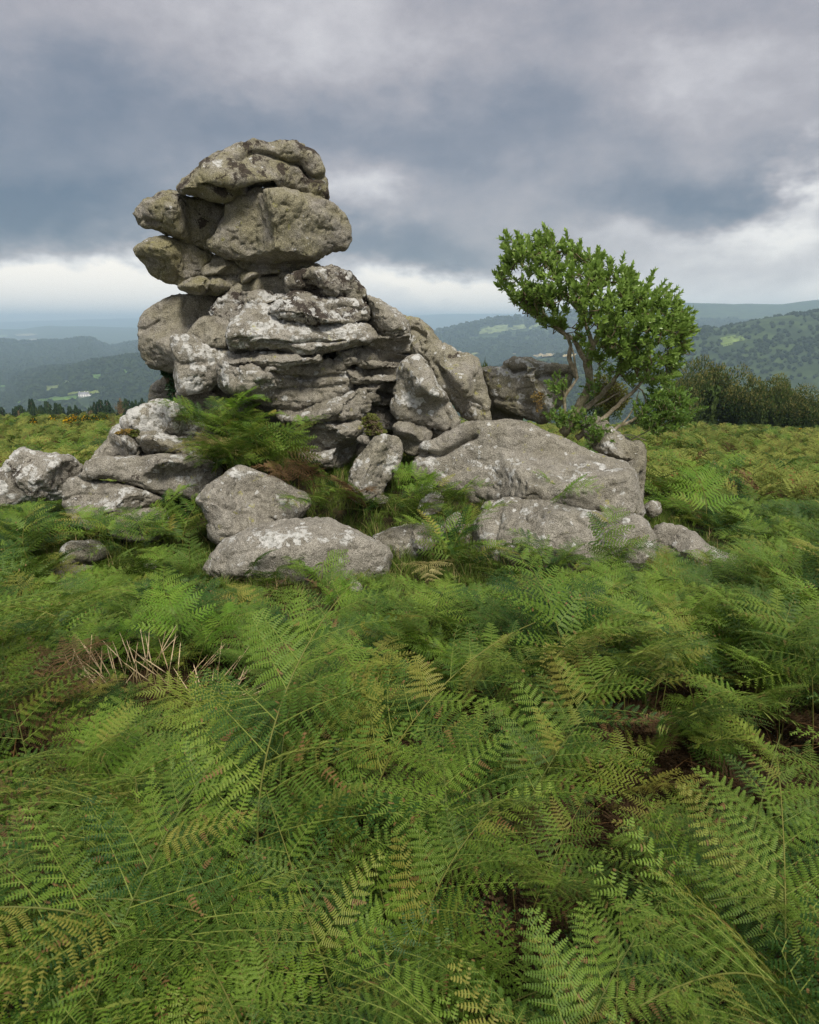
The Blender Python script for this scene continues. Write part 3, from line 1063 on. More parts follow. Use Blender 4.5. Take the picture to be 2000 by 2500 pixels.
# --- the round boulder at the left of the tor
rock("boulder", Z2((36, 330), (42, 270), (70, 230), (110, 190), (150, 165), (230, 150), (320, 148), (400, 150), (450, 160), (430, 250), (400, 330), (330, 400), (300, 450), (260, 510), (215, 520), (180, 517), (145, 507), (90, 482), (60, 440), (42, 390)),
     7.95, 0.60, 0.9, rim=0.55, dome=0.45, vox=0.012, rough=0.9, planes=[pl(Z2, 160, 330, 0.50, 0.22, -0.12)],
     cracks=[(Z2((42, 320), (80, 305), (130, 275)), 3.5, 0.03)],
     white=0.06, dark=0.20, yellow=0.08, green=0.40, label="huge dark round boulder overhanging at the left side of the tor")
rock("boulder", Z3((770, 260), (775, 190), (790, 150), (810, 95), (850, 60), (880, 20), (990, 20), (1000, 190), (960, 260)), 8.6, 0.35, 0.6, rim=0.5, vox=0.014, strata=0.03,
     cracks=[(Z3((800, 130), (850, 110), (910, 120)), 4, 0.06), (Z3((780, 180), (840, 150), (900, 150)), 4, 0.05)],
     white=0.08, dark=0.1, yellow=0.2, green=0.5, label="brownish layered rock with ivy under the huge round boulder")

# --- the layered outcrop: one weathered mass of many beds
OUT = empty("layered_outcrop", (-0.4, 7.6, 0.1))
tag(OUT, "massive layered granite outcrop of stacked beds, forming the body of the tor", "outcrop")
OUT_BLOCKS = []


def block(poly, Y, tf=0.5, tb=0.8, rim=0.35, dome=0.25, strata=0.018, grow=6, **kw):
    rim *= 0.85
    args = dict(white=0.42, dark=0.22, yellow=0.30, green=0.18, facets=1, vox=0.011, rough=1.25, low=0.6)
    args.update(kw)
    rock("rock_layer", poly, Y, tf, tb, rim=rim, dome=dome, strata=strata, grow=grow, parent=OUT, **args)


block(Z2((300, 300), (420, 180), (600, 160), (800, 190), (1000, 190), (1150, 190), (1250, 270), (1370, 300), (1400, 420), (1300, 560), (1260, 860), (1040, 960), (900, 1000), (700, 980), (420, 900), (260, 800), (290, 560)),
      8.25, 0.35, 1.1, strata=0.03, white=0.1, dark=0.4, yellow=0.1, vox=0.026, facets=0)
block(Z2((375, 220), (405, 165), (450, 138), (560, 136), (690, 142), (745, 150), (710, 175), (640, 212), (560, 240), (500, 270), (470, 282), (420, 268), (380, 248)), 7.72, 0.42, planes=[pl(Z2, 560, 200, 0.36, 0.02, 0.35)], white=0.55, dark=0.58)
block(Z2((628, 240), (660, 203), (720, 165), (790, 146), (880, 165), (980, 168), (1060, 182), (1108, 205), (1114, 250), (1098, 282), (1000, 294), (900, 310), (840, 318), (760, 305), (690, 280), (650, 264)), 7.45, 0.52, rim=0.6, dome=0.35,
      planes=[pl(Z2, 850, 250, 0.55, 0.02, 0.42)], white=0.50, dark=0.66, cracks=[(Z2((640, 245), (720, 235), (800, 240), (870, 225)), 3, 0.03), (Z2((930, 210), (1000, 205), (1080, 215)), 3.5, 0.04)])
block(Z2((448, 330), (468, 300), (500, 270), (560, 232), (640, 210), (700, 240), (850, 290), (1000, 280), (1090, 290), (1132, 340), (1137, 365), (1090, 388), (1000, 404), (980, 410), (920, 425), (840, 434), (720, 424), (640, 420), (560, 414), (480, 408), (453, 375)), 7.40, 0.56, rim=0.45,
      planes=[pl(Z2, 700, 300, 0.52, 0.05, 0.40), pl(Z2, 1000, 340, 0.38, -0.10, 0.0)],
      cracks=[(Z2((600, 380), (680, 378), (760, 382), (800, 372), (880, 365), (960, 370), (1050, 365)), 3.5, 0.06), (Z2((860, 320), (930, 345), (1010, 340), (1090, 345)), 3.5, 0.05)],
      white=0.62, dark=0.10, yellow=0.45)
block(Z2((270, 337), (300, 295), (340, 266), (400, 256), (450, 266), (482, 282), (460, 330), (458, 375), (462, 408), (400, 404), (350, 390), (308, 362)), 7.62, 0.42, facets=3, strata=0.0, white=0.12, dark=0.12, yellow=0.15, green=0.3, label=None)
block(Z2((192, 370), (203, 348), (270, 338), (310, 362), (350, 388), (400, 402), (465, 408), (480, 470), (460, 530), (440, 555), (390, 562), (370, 585), (320, 598), (280, 608), (228, 608), (213, 540), (211, 480), (198, 420)), 7.60, 0.46, rim=0.25, facets=0, low=0.25, rough=0.9, strata=0.004,
      cracks=[(Z2((230, 480), (300, 475), (370, 460), (430, 470)), 3.5, 0.03)], white=0.60, dark=0.25, yellow=0.2, green=0.2)
block(Z2((215, 600), (300, 590), (380, 570), (460, 545), (560, 600), (560, 700), (420, 760), (260, 720)), 7.75, 0.3, facets=3, white=0.3, dark=0.3)
block(Z2((445, 470), (455, 408), (560, 408), (640, 414), (720, 418), (840, 428), (885, 438), (892, 465), (830, 478), (720, 492), (620, 490), (560, 480), (480, 490)), 7.40, 0.56, rim=0.5, planes=[pl(Z2, 700, 450, 0.5, 0.0, 0.3)], white=0.40, yellow=0.4, dark=0.15)
block(Z2((436, 520), (448, 470), (560, 472), (620, 484), (720, 486), (830, 474), (890, 461), (978, 456), (994, 500), (1004, 530), (1024, 560), (1018, 592), (960, 624), (860, 655), (760, 669), (680, 660), (600, 636), (540, 616), (480, 600), (440, 565)), 7.38, 0.62, rim=0.40, dome=0.35,
      planes=[pl(Z2, 800, 560, 0.62, 0.06, 0.10), pl(Z2, 980, 520, 0.45, -0.5, 0.0), pl(Z2, 520, 540, 0.46, 0.3, -0.05)],
      cracks=[(Z2((620, 500), (670, 520), (700, 532), (760, 540), (830, 545), (880, 538), (930, 530), (1000, 528)), 3.5, 0.07), (Z2((640, 600), (720, 590), (800, 590), (900, 585), (1000, 575)), 3, 0.035)],
      white=0.42, yellow=0.42, dark=0.12)
block(Z2((680, 672), (760, 664), (860, 650), (960, 620), (1020, 590), (1060, 578), (1092, 600), (1108, 660), (1094, 720), (1060, 742), (990, 740), (900, 750), (820, 756), (740, 750), (698, 732)), 7.42, 0.56, rim=0.45, planes=[pl(Z2, 1000, 660, 0.44, -0.4, 0)],
      cracks=[(Z2((760, 690), (860, 680), (940, 660), (1000, 630)), 3.5, 0.035), (Z2((1000, 640), (1000, 690), (960, 730)), 3.5, 0.05)], white=0.35, yellow=0.40, dark=0.1)
block(Z2((705, 752), (820, 752), (900, 746), (1000, 736), (1082, 742), (1090, 790), (1054, 835), (980, 858), (900, 880), (870, 895), (800, 865), (735, 810)), 7.40, 0.54, rim=0.5, cracks=[(Z2((760, 790), (850, 785), (930, 800), (1000, 770)), 3.5, 0.04)], white=0.32, yellow=0.45, dark=0.1)
block(Z2((780, 870), (880, 880), (980, 850), (1055, 830), (1035, 870), (1015, 940), (940, 965), (860, 950), (790, 920)), 7.40, 0.50, rim=0.5, white=0.4, yellow=0.35, dark=0.1)
# right-hand beds
block(Z2((1100, 160), (1150, 173), (1200, 208), (1252, 250), (1282, 290), (1288, 332), (1240, 349), (1160, 344), (1110, 316), (1080, 300), (1098, 282), (1112, 250), (1106, 205)), 7.75, 0.42, rim=0.45, planes=[pl(Z2, 1180, 260, 0.4, -0.1, 0.25)], white=0.32, yellow=0.42, dark=0.25)
block(Z2((1085, 305), (1160, 338), (1240, 343), (1292, 332), (1314, 380), (1316, 418), (1250, 424), (1200, 406), (1140, 414), (1088, 394), (1130, 368), (1126, 340)), 7.72, 0.44, rim=0.45, white=0.45, yellow=0.4, dark=0.12)
block(Z2((1245, 250), (1300, 263), (1345, 268), (1387, 310), (1422, 350), (1444, 382), (1430, 430), (1400, 470), (1350, 470), (1310, 430), (1308, 385), (1285, 335), (1280, 290)), 7.85, 0.42, rim=0.4, cracks=[(Z2((1300, 320), (1330, 310), (1370, 340), (1390, 375)), 3.5, 0.05)], white=0.18, yellow=0.6, dark=0.1, green=0.5)
block(Z2((975, 408), (1090, 386), (1140, 408), (1200, 398), (1250, 418), (1316, 416), (1318, 455), (1262, 494), (1200, 490), (1080, 500), (1010, 490), (985, 450)), 7.70, 0.40, rim=0.4, strata=0.03, cracks=[(Z2((1000, 440), (1050, 430), (1100, 450), (1200, 440), (1300, 465)), 3.5, 0.07), (Z2((1060, 415), (1070, 480), (1040, 500)), 3.5, 0.06)], white=0.3, yellow=0.4)
block(Z2((1005, 490), (1080, 495), (1200, 486), (1262, 490), (1258, 545), (1200, 564), (1080, 572), (1030, 566), (1020, 530)), 7.66, 0.42, rim=0.4, cracks=[(Z2((1080, 520), (1120, 505), (1180, 505), (1240, 520)), 3.5, 0.06)], white=0.30, yellow=0.2)
block(Z2((1080, 582), (1140, 564), (1240, 558), (1250, 600), (1244, 658), (1180, 664), (1120, 656), (1086, 624)), 7.70, 0.42, rim=0.45, cracks=[(Z2((1090, 610), (1150, 605), (1190, 620), (1240, 630)), 3.5, 0.06)], white=0.30, yellow=0.35)
block(Z2((1085, 655), (1180, 660), (1245, 655), (1250, 780), (1180, 790), (1090, 730)), 7.95, 0.32, rim=0.4, white=0.15, yellow=0.2, dark=0.3)

# --- leaning boulders
rock("boulder", Z2((1228, 670), (1245, 620), (1265, 540), (1270, 490), (1310, 455), (1345, 450), (1380, 480), (1410, 530), (1440, 580), (1470, 610), (1500, 650), (1500, 670), (1540, 730), (1530, 770), (1505, 797), (1450, 787), (1380, 767), (1300, 747), (1248, 720)),
     7.20, 0.50, 0.6, rim=0.5, dome=0.45, vox=0.011, planes=[pl(Z2, 1340, 600, 0.46, -0.25, 0.10), pl(Z2, 1480, 720, 0.36, -0.1, -0.4)],
     cracks=[(Z2((1500, 650), (1480, 690), (1500, 730), (1490, 790)), 4, 0.05), (Z2((1300, 470), (1340, 500), (1350, 540)), 4, 0.04)],
     white=0.46, dark=0.10, yellow=0.36, green=0.2, label="pointed grey boulder propped against the right side of the outcrop")
rock("boulder", Z2((1365, 415), (1400, 386), (1440, 376), (1490, 393), (1530, 430), (1590, 450), (1620, 480), (1640, 530), (1665, 590), (1677, 640), (1680, 700), (1672, 742), (1620, 750), (1560, 722), (1520, 690), (1490, 650), (1460, 600), (1430, 570), (1400, 520), (1375, 470)),
     7.50, 0.50, 0.7, rim=0.5, dome=0.4, vox=0.011, planes=[pl(Z2, 1530, 560, 0.46, -0.28, -0.05)],
     cracks=[(Z2((1430, 480), (1470, 540), (1540, 620), (1590, 660), (1640, 690)), 4, 0.05), (Z2((1580, 640), (1640, 670), (1650, 730)), 4, 0.04)],
     white=0.34, dark=0.16, yellow=0.55, green=0.45, label="tall leaning slab behind the pointed boulder, spotted with yellow lichen")
rock("boulder", Z5((80, 1045), (140, 1025), (220, 1030), (250, 990), (320, 968), (420, 965), (560, 990), (680, 1000), (715, 1030), (722, 1080), (705, 1140), (665, 1240), (605, 1330), (545, 1400), (490, 1428), (420, 1403), (330, 1373), (250, 1343), (190, 1290), (145, 1230), (110, 1130)),
     7.75, 0.55, 0.8, rim=0.42, dome=0.35, vox=0.012, planes=[pl(Z5, 300, 1180, 0.46, 0.12, 0.30), pl(Z5, 350, 1260, 0.50, 0.0, -0.55)],
     cracks=[(Z5((225, 1010), (300, 1050), (360, 1058), (420, 1050), (500, 1085), (600, 1078), (710, 1078)), 5, 0.075), (Z5((150, 1240), (250, 1270), (330, 1262), (420, 1300), (490, 1310)), 4, 0.035), (Z5((480, 1150), (480, 1200), (520, 1220)), 5, 0.03)],
     white=0.42, dark=0.0, yellow=0.55, green=0.45, label="squat boulder with a dark-topped lip, just left of the tree stems")
rock("stone", Z2((1230, 770), (1270, 750), (1330, 755), (1400, 780), (1400, 830), (1350, 905), (1290, 900), (1250, 850)), 7.15, 0.3, 0.4, rim=0.6, white=0.22, dark=0.2, yellow=0.2, label="dark stone wedged below the pointed boulder")
rock("stone", Z2((1340, 880), (1390, 800), (1450, 785), (1520, 790), (1560, 760), (1600, 800), (1500, 850), (1420, 900)), 7.35, 0.25, 0.4, rim=0.6, white=0.15, dark=0.2, label="shadowed stone in the gap above the broad domed boulder")
rock("stone", Z2((1660, 640), (1720, 600), (1800, 620), (1850, 700), (1780, 780), (1680, 770), (1640, 720)), 8.2, 0.3, 0.5, rim=0.6, white=0.08, dark=0.3, label="shadowed stone in the hollow beside the leaning slab")

# --- broad domed boulder and its neighbours
rock("boulder", Z4((404, 385), (415, 345), (440, 330), (432, 312), (445, 288), (500, 273), (560, 240), (620, 210), (700, 197), (770, 193), (850, 205), (920, 230), (1000, 265), (1080, 295), (1150, 322), (1210, 350), (1250, 390), (1270, 440), (1280, 500), (1280, 570), (1200, 600), (1100, 600), (1000, 590), (900, 580), (750, 550), (600, 500), (480, 460), (412, 425)),
     6.75, 0.78, 0.9, rim=0.42, dome=0.45, vox=0.013, rough=0.75, low=0.6, facets=2, planes=[pl(Z4, 850, 330, 0.66, 0.05, 0.26), pl(Z4, 1150, 420, 0.56, -0.22, 0.0)],
     cracks=[(Z4((425, 325), (470, 326), (520, 322), (555, 303), (595, 278), (640, 256)), 5, 0.10)],
     white=0.30, dark=0.04, yellow=0.42, green=0.15, label="broad domed boulder, largest of the low boulders, dotted with white lichen")
rock("boulder", Z5((770, 1440), (800, 1375), (860, 1368), (960, 1420), (1060, 1490), (1150, 1550), (1205, 1590), (1215, 1640), (1100, 1680), (950, 1650), (830, 1560)), 7.15, 0.34, 0.5, rim=0.25, low=0.4, facets=3, white=0.36, yellow=0.3, dark=0.1, label="pale sloping rock behind the tree roots")
rock("boulder", Z4((1225, 310), (1240, 288), (1270, 282), (1288, 300), (1294, 350), (1292, 430), (1286, 510), (1270, 570), (1240, 560), (1230, 420), (1215, 350)), 7.0, 0.25, 0.5, rim=0.4, low=0.3, white=0.16, yellow=0.15, dark=0.1, cracks=[(Z4((1225, 325), (1250, 328), (1262, 312)), 4, 0.05)], label="upright rounded rock against the right end of the domed boulder")
rock("boulder", Z4((583, 622), (640, 580), (700, 530), (738, 495), (790, 484), (850, 490), (900, 500), (980, 520), (1060, 535), (1150, 545), (1240, 550), (1282, 570), (1304, 610), (1322, 670), (1318, 740), (1250, 790), (1150, 800), (1000, 820), (880, 820), (800, 800), (720, 760), (640, 710), (595, 660)),
     5.85, 0.52, 0.7, rim=0.30, dome=0.4, vox=0.011, rough=0.85, facets=2, planes=[pl(Z4, 735, 560, 0.42, 0.62, 0.0), pl(Z4, 735, 560, 0.42, -0.02, 0.10)],
     cracks=[(Z4((745, 520), (728, 580), (712, 640), (720, 700), (745, 760)), 5, 0.035)],
     white=0.34, dark=0.20, yellow=0.36, green=0.1, label="long grey boulder in front of the domed boulder, dark patch at its peak")
rock("boulder", Z4((1312, 730), (1318, 660), (1338, 607), (1365, 590), (1420, 604), (1470, 630), (1520, 670), (1580, 705), (1640, 728), (1610, 770), (1450, 790), (1330, 780)), 6.0, 0.35, 0.5, rim=0.3, vox=0.011, rough=0.8, facets=2,
     white=0.30, dark=0.10, yellow=0.12, green=0.05, label="small pale triangular rock at the right end of the rocks")
rock("boulder", [(505, 1395), (519, 1358), (547, 1331), (598, 1304), (649, 1286), (696, 1273), (742, 1269), (800, 1271), (830, 1283), (865, 1299), (909, 1322), (951, 1353), (945, 1400), (900, 1430), (800, 1440), (650, 1430), (545, 1415)],
     5.55, 0.45, 0.7, rim=0.34, dome=0.4, vox=0.011, rough=0.8, facets=0, low=0.5, planes=[(720, 1320, 0.42, 0.0, 0.62), (760, 1330, 0.43, -0.10, -0.05), (640, 1340, 0.42, 0.22, 0.10)],
     white=0.32, dark=0.06, yellow=0.22, green=0.05, label="smooth low whaleback rock in the foreground centre")
rock("boulder", Z4((250, 645), (330, 610), (400, 598), (500, 600), (540, 615), (500, 670), (440, 720), (390, 735), (320, 710)), 5.9, 0.3, 0.5, rim=0.5, vox=0.011, white=0.42, yellow=0.2, dark=0.05, label="small flat white-blotched rock between the whaleback and the long boulder")
rock("boulder", Z4((155, 470), (168, 400), (205, 340), (250, 275), (300, 258), (345, 262), (362, 300), (356, 350), (325, 400), (295, 440), (270, 500), (190, 510)), 6.55, 0.34, 0.4, rim=0.28, low=0.4, facets=3, vox=0.010, strata=0.01, rough=1.2, white=0.48, dark=0.08, yellow=0.3, label="leaning pale stone below the outcrop, beside a gully of dead bracken")

# --- left-hand group
rock("boulder", Z3((-90, 560), (0, 520), (60, 460), (100, 432), (150, 430), (240, 450), (340, 458), (390, 465), (430, 500), (442, 520), (420, 570), (400, 620), (350, 680), (260, 700), (150, 700), (40, 740), (-90, 720)),
     6.4, 0.42, 0.6, rim=0.35, facets=3, vox=0.011, white=0.58, dark=0.42, yellow=0.05, green=0.05, label="angular rock crusted with white lichen at the far left edge")
rock("boulder", Z3((640, 270), (700, 220), (760, 195), (810, 172), (880, 184), (940, 200), (990, 235), (1030, 270), (1100, 280), (1170, 260), (1180, 330), (1090, 380), (1000, 370), (900, 358), (820, 346), (740, 333), (670, 318)), 7.0, 0.42, 0.6, rim=0.5, vox=0.011, rough=1.2, planes=[pl(Z3, 850, 260, 0.36, 0, 0.35)], strata=0.01, white=0.74, dark=0.22, yellow=0.05, label="white-lichened top rock of the left-hand group")
rock("boulder", Z3((728, 370), (750, 338), (820, 332), (900, 348), (1000, 362), (1080, 390), (1100, 470), (1000, 500), (900, 462), (820, 452), (760, 425), (733, 392)), 6.9, 0.42, 0.6, rim=0.45, vox=0.011, rough=1.2, white=0.45, dark=0.12, yellow=0.1, label="blunt boulder under the white-lichened top rock")
rock("boulder", Z3((475, 475), (510, 430), (560, 380), (600, 305), (650, 298), (720, 328), (740, 375), (765, 425), (810, 455), (800, 500), (700, 510), (560, 510), (490, 505)), 6.95, 0.34, 0.6, rim=0.35, vox=0.011, white=0.5, dark=0.12, yellow=0.1, label="sloping rock with an orange moss tuft on its shoulder")
rock("flat_rock", Z3((400, 566), (450, 520), (470, 480), (560, 465), (700, 455), (830, 455), (950, 470), (1060, 490), (1150, 510), (1168, 560), (1120, 620), (1050, 690), (960, 675), (880, 668), (800, 643), (720, 613), (640, 593), (560, 578), (470, 583)),
     6.45, 0.48, 0.6, rim=0.4, vox=0.011, planes=[pl(Z3, 800, 560, 0.44, 0.02, 0.32)], white=0.42, dark=0.25, yellow=0.42, green=0.12, label="long flat slab of the left-hand group, overhanging a dark crack")
rock("boulder", Z3((340, 680), (348, 640), (380, 600), (470, 588), (560, 586), (640, 598), (720, 622), (800, 648), (890, 672), (850, 715), (780, 760), (720, 790), (620, 830), (500, 840), (420, 815), (360, 740)), 6.35, 0.48, 0.6, rim=0.4, vox=0.011,
     cracks=[(Z3((345, 690), (400, 668), (470, 662), (540, 660)), 4, 0.03)], white=0.42, dark=0.08, yellow=0.32, green=0.1, label="rounded boulder below the dark crack of the long slab")
rock("stone", Z3((580, 830), (690, 768), (820, 738), (870, 750), (900, 850), (820, 900), (700, 910), (610, 890)), 6.1, 0.32, 0.4, rim=0.5, white=0.3, dark=0.1, yellow=0.1, label="small rock in the bracken below the rounded left boulder")
rock("boulder", Z3((1036, 690), (1110, 608), (1180, 558), (1250, 518), (1290, 513), (1380, 543), (1480, 578), (1560, 618), (1630, 655), (1650, 720), (1580, 800), (1480, 830), (1400, 850), (1300, 890), (1220, 925), (1160, 935), (1100, 870), (1086, 800), (1056, 740)),
     6.05, 0.46, 0.6, rim=0.30, dome=0.3, vox=0.011, rough=0.8, facets=1, planes=[pl(Z3, 1280, 640, 0.42, 0.08, 0.10), pl(Z3, 1300, 560, 0.36, 0.0, 0.5)],
     cracks=[(Z3((1050, 690), (1110, 690), (1170, 720), (1260, 750), (1330, 770), (1335, 850)), 2.6, 0.03), (Z3((1430, 785), (1460, 820)), 3, 0.04)],
     white=0.26, dark=0.05, yellow=0.55, green=0.10, label="pentagonal flat-faced boulder, yellow-lichened, above the whaleback rock")
rock("stone", Z3((315, 965), (350, 920), (480, 906), (535, 930), (560, 980), (450, 1020), (330, 1030)), 5.5, 0.22, 0.3, rim=0.5, white=0.35, dark=0.15, label="little half-hidden rock in the left bracken, upper of two")
rock("stone", Z3((235, 1110), (260, 1060), (330, 1046), (450, 1038), (495, 1045), (460, 1100), (290, 1135)), 5.2, 0.2, 0.3, rim=0.5, white=0.45, dark=0.05, label="little flat pale rock in the left bracken, lower of two")
for poly, Y, lab in [
    (Z4((425, 545), (440, 505), (470, 480), (500, 472), (520, 500), (505, 545), (460, 560)), 6.25, "upright pointed stone on the grass by the long boulder"),
    (Z4((432, 475), (440, 448), (470, 440), (482, 455), (470, 485)), 6.4, "small whitish stone at the left foot of the domed boulder"),
    (Z4((262, 500), (270, 488), (295, 486), (312, 500), (300, 515), (272, 515)), 6.4, "small pale stone lying in the gully bracken"),
    (Z4((525, 600), (540, 570), (575, 550), (590, 570), (575, 610), (545, 620)), 5.95, "small grey stone at the left toe of the long boulder"),
    (Z4((665, 540), (680, 515), (705, 505), (722, 515), (700, 545)), 6.1, "small white stone behind the peak of the long boulder"),
    (Z4((165, 840), (168, 820), (185, 812), (205, 830), (208, 850), (180, 860)), 4.9, "small brown stone in the grass below the whaleback rock"),
    ([(625, 1575), (640, 1545), (680, 1535), (710, 1550), (720, 1580), (670, 1600)], 4.1, "pale stone nearly hidden in bracken below the whaleback"),
    ([(1570, 1240), (1590, 1225), (1610, 1228), (1615, 1250), (1590, 1262)], 6.9, "white stone in the bracken right of the domed boulder"),
    (Z3((755, 1045), (780, 1015), (830, 1018), (845, 1040), (810, 1060)), 5.5, "small purple-grey stone in the grass left of the whaleback"),
    (Z2((1060, 830), (1080, 812), (1110, 820), (1112, 845), (1085, 850)), 6.8, "tiny stone on the ledge under the outcrop"),
]:
    rock("stone", poly, Y, 0.10, 0.12, rim=0.5, dome=0.5, vox=0.008, rough=0.6, white=0.42, dark=0.05, yellow=0.1, green=0.1, label=lab)

build_rocks()

# ------------------------------------------------------------------ bracken
M_FERN = leaf_material("bracken_green", (0.014, 0.058, 0.009), (0.165, 0.270, 0.030), 0.55, 0.24, 0.30, (0.210, 0.120, 0.045), patch=0.9, vary=0.95, rib=(0.260, 0.320, 0.065), aged=(0.260, 0.250, 0.048))
M_FERN_BRIGHT = leaf_material("bracken_fresh_green", (0.120, 0.250, 0.020), (0.200, 0.330, 0.035), 0.55, 0.35, 0.30, (0.18, 0.22, 0.04))
M_FERN_DEAD = leaf_material("bracken_dead_brown", (0.105, 0.066, 0.032), (0.190, 0.122, 0.062), 0.8, 0.2, 0.1, (0.10, 0.04, 0.02))
M_FERN_PALE = leaf_material("bracken_faded_straw", (0.40, 0.36, 0.13), (0.52, 0.46, 0.20), 0.7, 0.3, 0.2, (0.35, 0.25, 0.09))
M_FERN_MOOR = leaf_material("bracken_moor_green", (0.105, 0.155, 0.030), (0.265, 0.300, 0.068), 0.7, 0.25, 0.15, (0.20, 0.11, 0.035), patch=0.25)
M_LITTER = leaf_material("bracken_litter", (0.040, 0.026, 0.014), (0.085, 0.055, 0.030), 0.9, 0.1, 0.05, (0.03, 0.02, 0.01))
M_STEM = leaf_material("bracken_stem", (0.075, 0.105, 0.020), (0.170, 0.170, 0.036), 0.6, 0.0, 0.3)
M_STEM_BROWN = leaf_material("bracken_stem_brown", (0.16, 0.085, 0.03), (0.24, 0.13, 0.05), 0.6, 0.0, 0.3)


def pinna(seed, L=0.40, lod=0):
    """one side branch of a frond along +X, its leaflets cut into lobes"""
    rg = np.random.default_rng(seed)
    b = MB()
    droop = rg.uniform(0.10, 0.34)
    bend = rg.uniform(-0.10, 0.10)
    twist = rg.uniform(-0.25, 0.25)

    def axis(t):
        return np.array([L * t * (1 - 0.12 * droop * t), L * bend * t * t, -L * droop * t ** 2])
    n = {0: 10, 1: 10, 2: 8}[lod]
    worn = rg.random() < 0.5
    for side in (-1, 1):
        for i in range(n):
            t = 0.06 + 0.92 * (i + 0.5 * (side > 0) * 0.6) / n
            w = L * 0.27 * min(1.0, 0.62 + t * 2.2) * max(0.0, 1 - t) ** 0.72 * rg.uniform(0.86, 1.10) + 0.006
            o = axis(t)
            a = rad(14 + 26 * t + rg.uniform(-7, 7))
            dv = np.array([math.sin(a), side * math.cos(a), 0.0])
            curl = rg.uniform(-0.10, 0.45) + 0.10
            tw = twist + rg.uniform(-0.25, 0.25)
            perp = np.array([math.cos(a), -side * math.sin(a), math.sin(tw)])
            brown = rg.random() < (0.045 if worn else 0.012)
            if lod == 0:
                m = max(3, int(w / 0.0082))
                for j in range(m):
                    s = (j + 0.5) / m
                    c = o + dv * w * s + np.array([0, 0, -w * curl * s * s])
                    ll = 0.0150 * (1 - 0.45 * t) * (1 - s) ** 0.6 * min(1, 0.75 + s) * rg.uniform(0.85, 1.1) + 0.0015
                    hw = w / m * 0.30
                    wear = 1.0 if (brown and s > 0.25) or rg.random() < (0.045 if s > 0.75 else 0.008) else 0.0
                    for sg in (-1, 1):
                        tip = c + perp * sg * ll + dv * ll * 0.25 + np.array([0, 0, -0.18 * ll + rg.uniform(-0.002, 0.002)])
                        b.add([c - dv * hw, c + dv * hw, tip + dv * hw * 0.55, tip - dv * hw * 0.75], [(0, 1, 2, 3)] if sg > 0 else [(3, 2, 1, 0)], wear)
                ez = np.array([0, 0, 0.0012])
                b.add([o - perp * 0.0009 + ez, o + perp * 0.0009 + ez, o + dv * w * 0.5 + perp * 0.0006 + ez - np.array([0, 0, w * curl * 0.25]), o + dv * w * 0.9 + ez - np.array([0, 0, w * curl * 0.81])], [(0, 1, 2, 3)], 0.3)
                e = o + dv * w * 0.9 + np.array([0, 0, -w * curl])
                b.add([e - perp * 0.0016, e + perp * 0.0016, e + dv * w * 0.14], [(0, 1, 2)], 1.0 if brown else 0.0)
            elif lod == 1:
                m = max(3, int(w / 0.013))
                for j in range(m):
                    s = (j + 0.5) / m
                    c = o + dv * w * s + np.array([0, 0, -w * curl * s * s])
                    ll = 0.0112 * (1 - 0.45 * t) * (1 - s) ** 0.5 * (1.0 if j % 2 else 0.8) + 0.002
                    hw = w / m * 0.50
                    wear = 1.0 if brown or rg.random() < 0.02 else 0.0
                    b.add([c - dv * hw - perp * ll, c + dv * hw * 0.6 - perp * ll, c + dv * hw + perp * 0, c + dv * hw * 0.6 + perp * ll, c - dv * hw + perp * ll, c - dv * hw * 0.6], [(0, 1, 2, 5), (5, 2, 3, 4)], wear)
            else:
                hw = 0.020
                b.add([o, o + dv * w * 0.5 + perp * hw + np.array([0, 0, 0.004]), o + dv * w + np.array([0, 0, -w * curl]), o + dv * w * 0.5 - perp * hw], [(0, 1, 2, 3)], 1.0 if brown else 0.0)
    if lod < 2:
        ts = np.linspace(0, 0.98, 6 if lod == 0 else 4)
        pts = [axis(t) for t in ts]
        rr = 0.0020 if lod == 0 else 0.0024
        b.tube(pts, [rr * (1 - 0.75 * t) for t in ts], 4 if lod == 0 else 3, False, 0.3)
    return b


NP = 8
PIN0 = [pinna(40 + i).mesh("pinna", M_FERN, False, 'wear') for i in range(NP)]
PIN1 = [pinna(60 + i, lod=1).mesh("pinna_mid", M_FERN, False, 'wear') for i in range(4)]
PIN2 = [pinna(80 + i, lod=2).mesh("pinna_far", M_FERN_MOOR, False, 'wear') for i in range(4)]


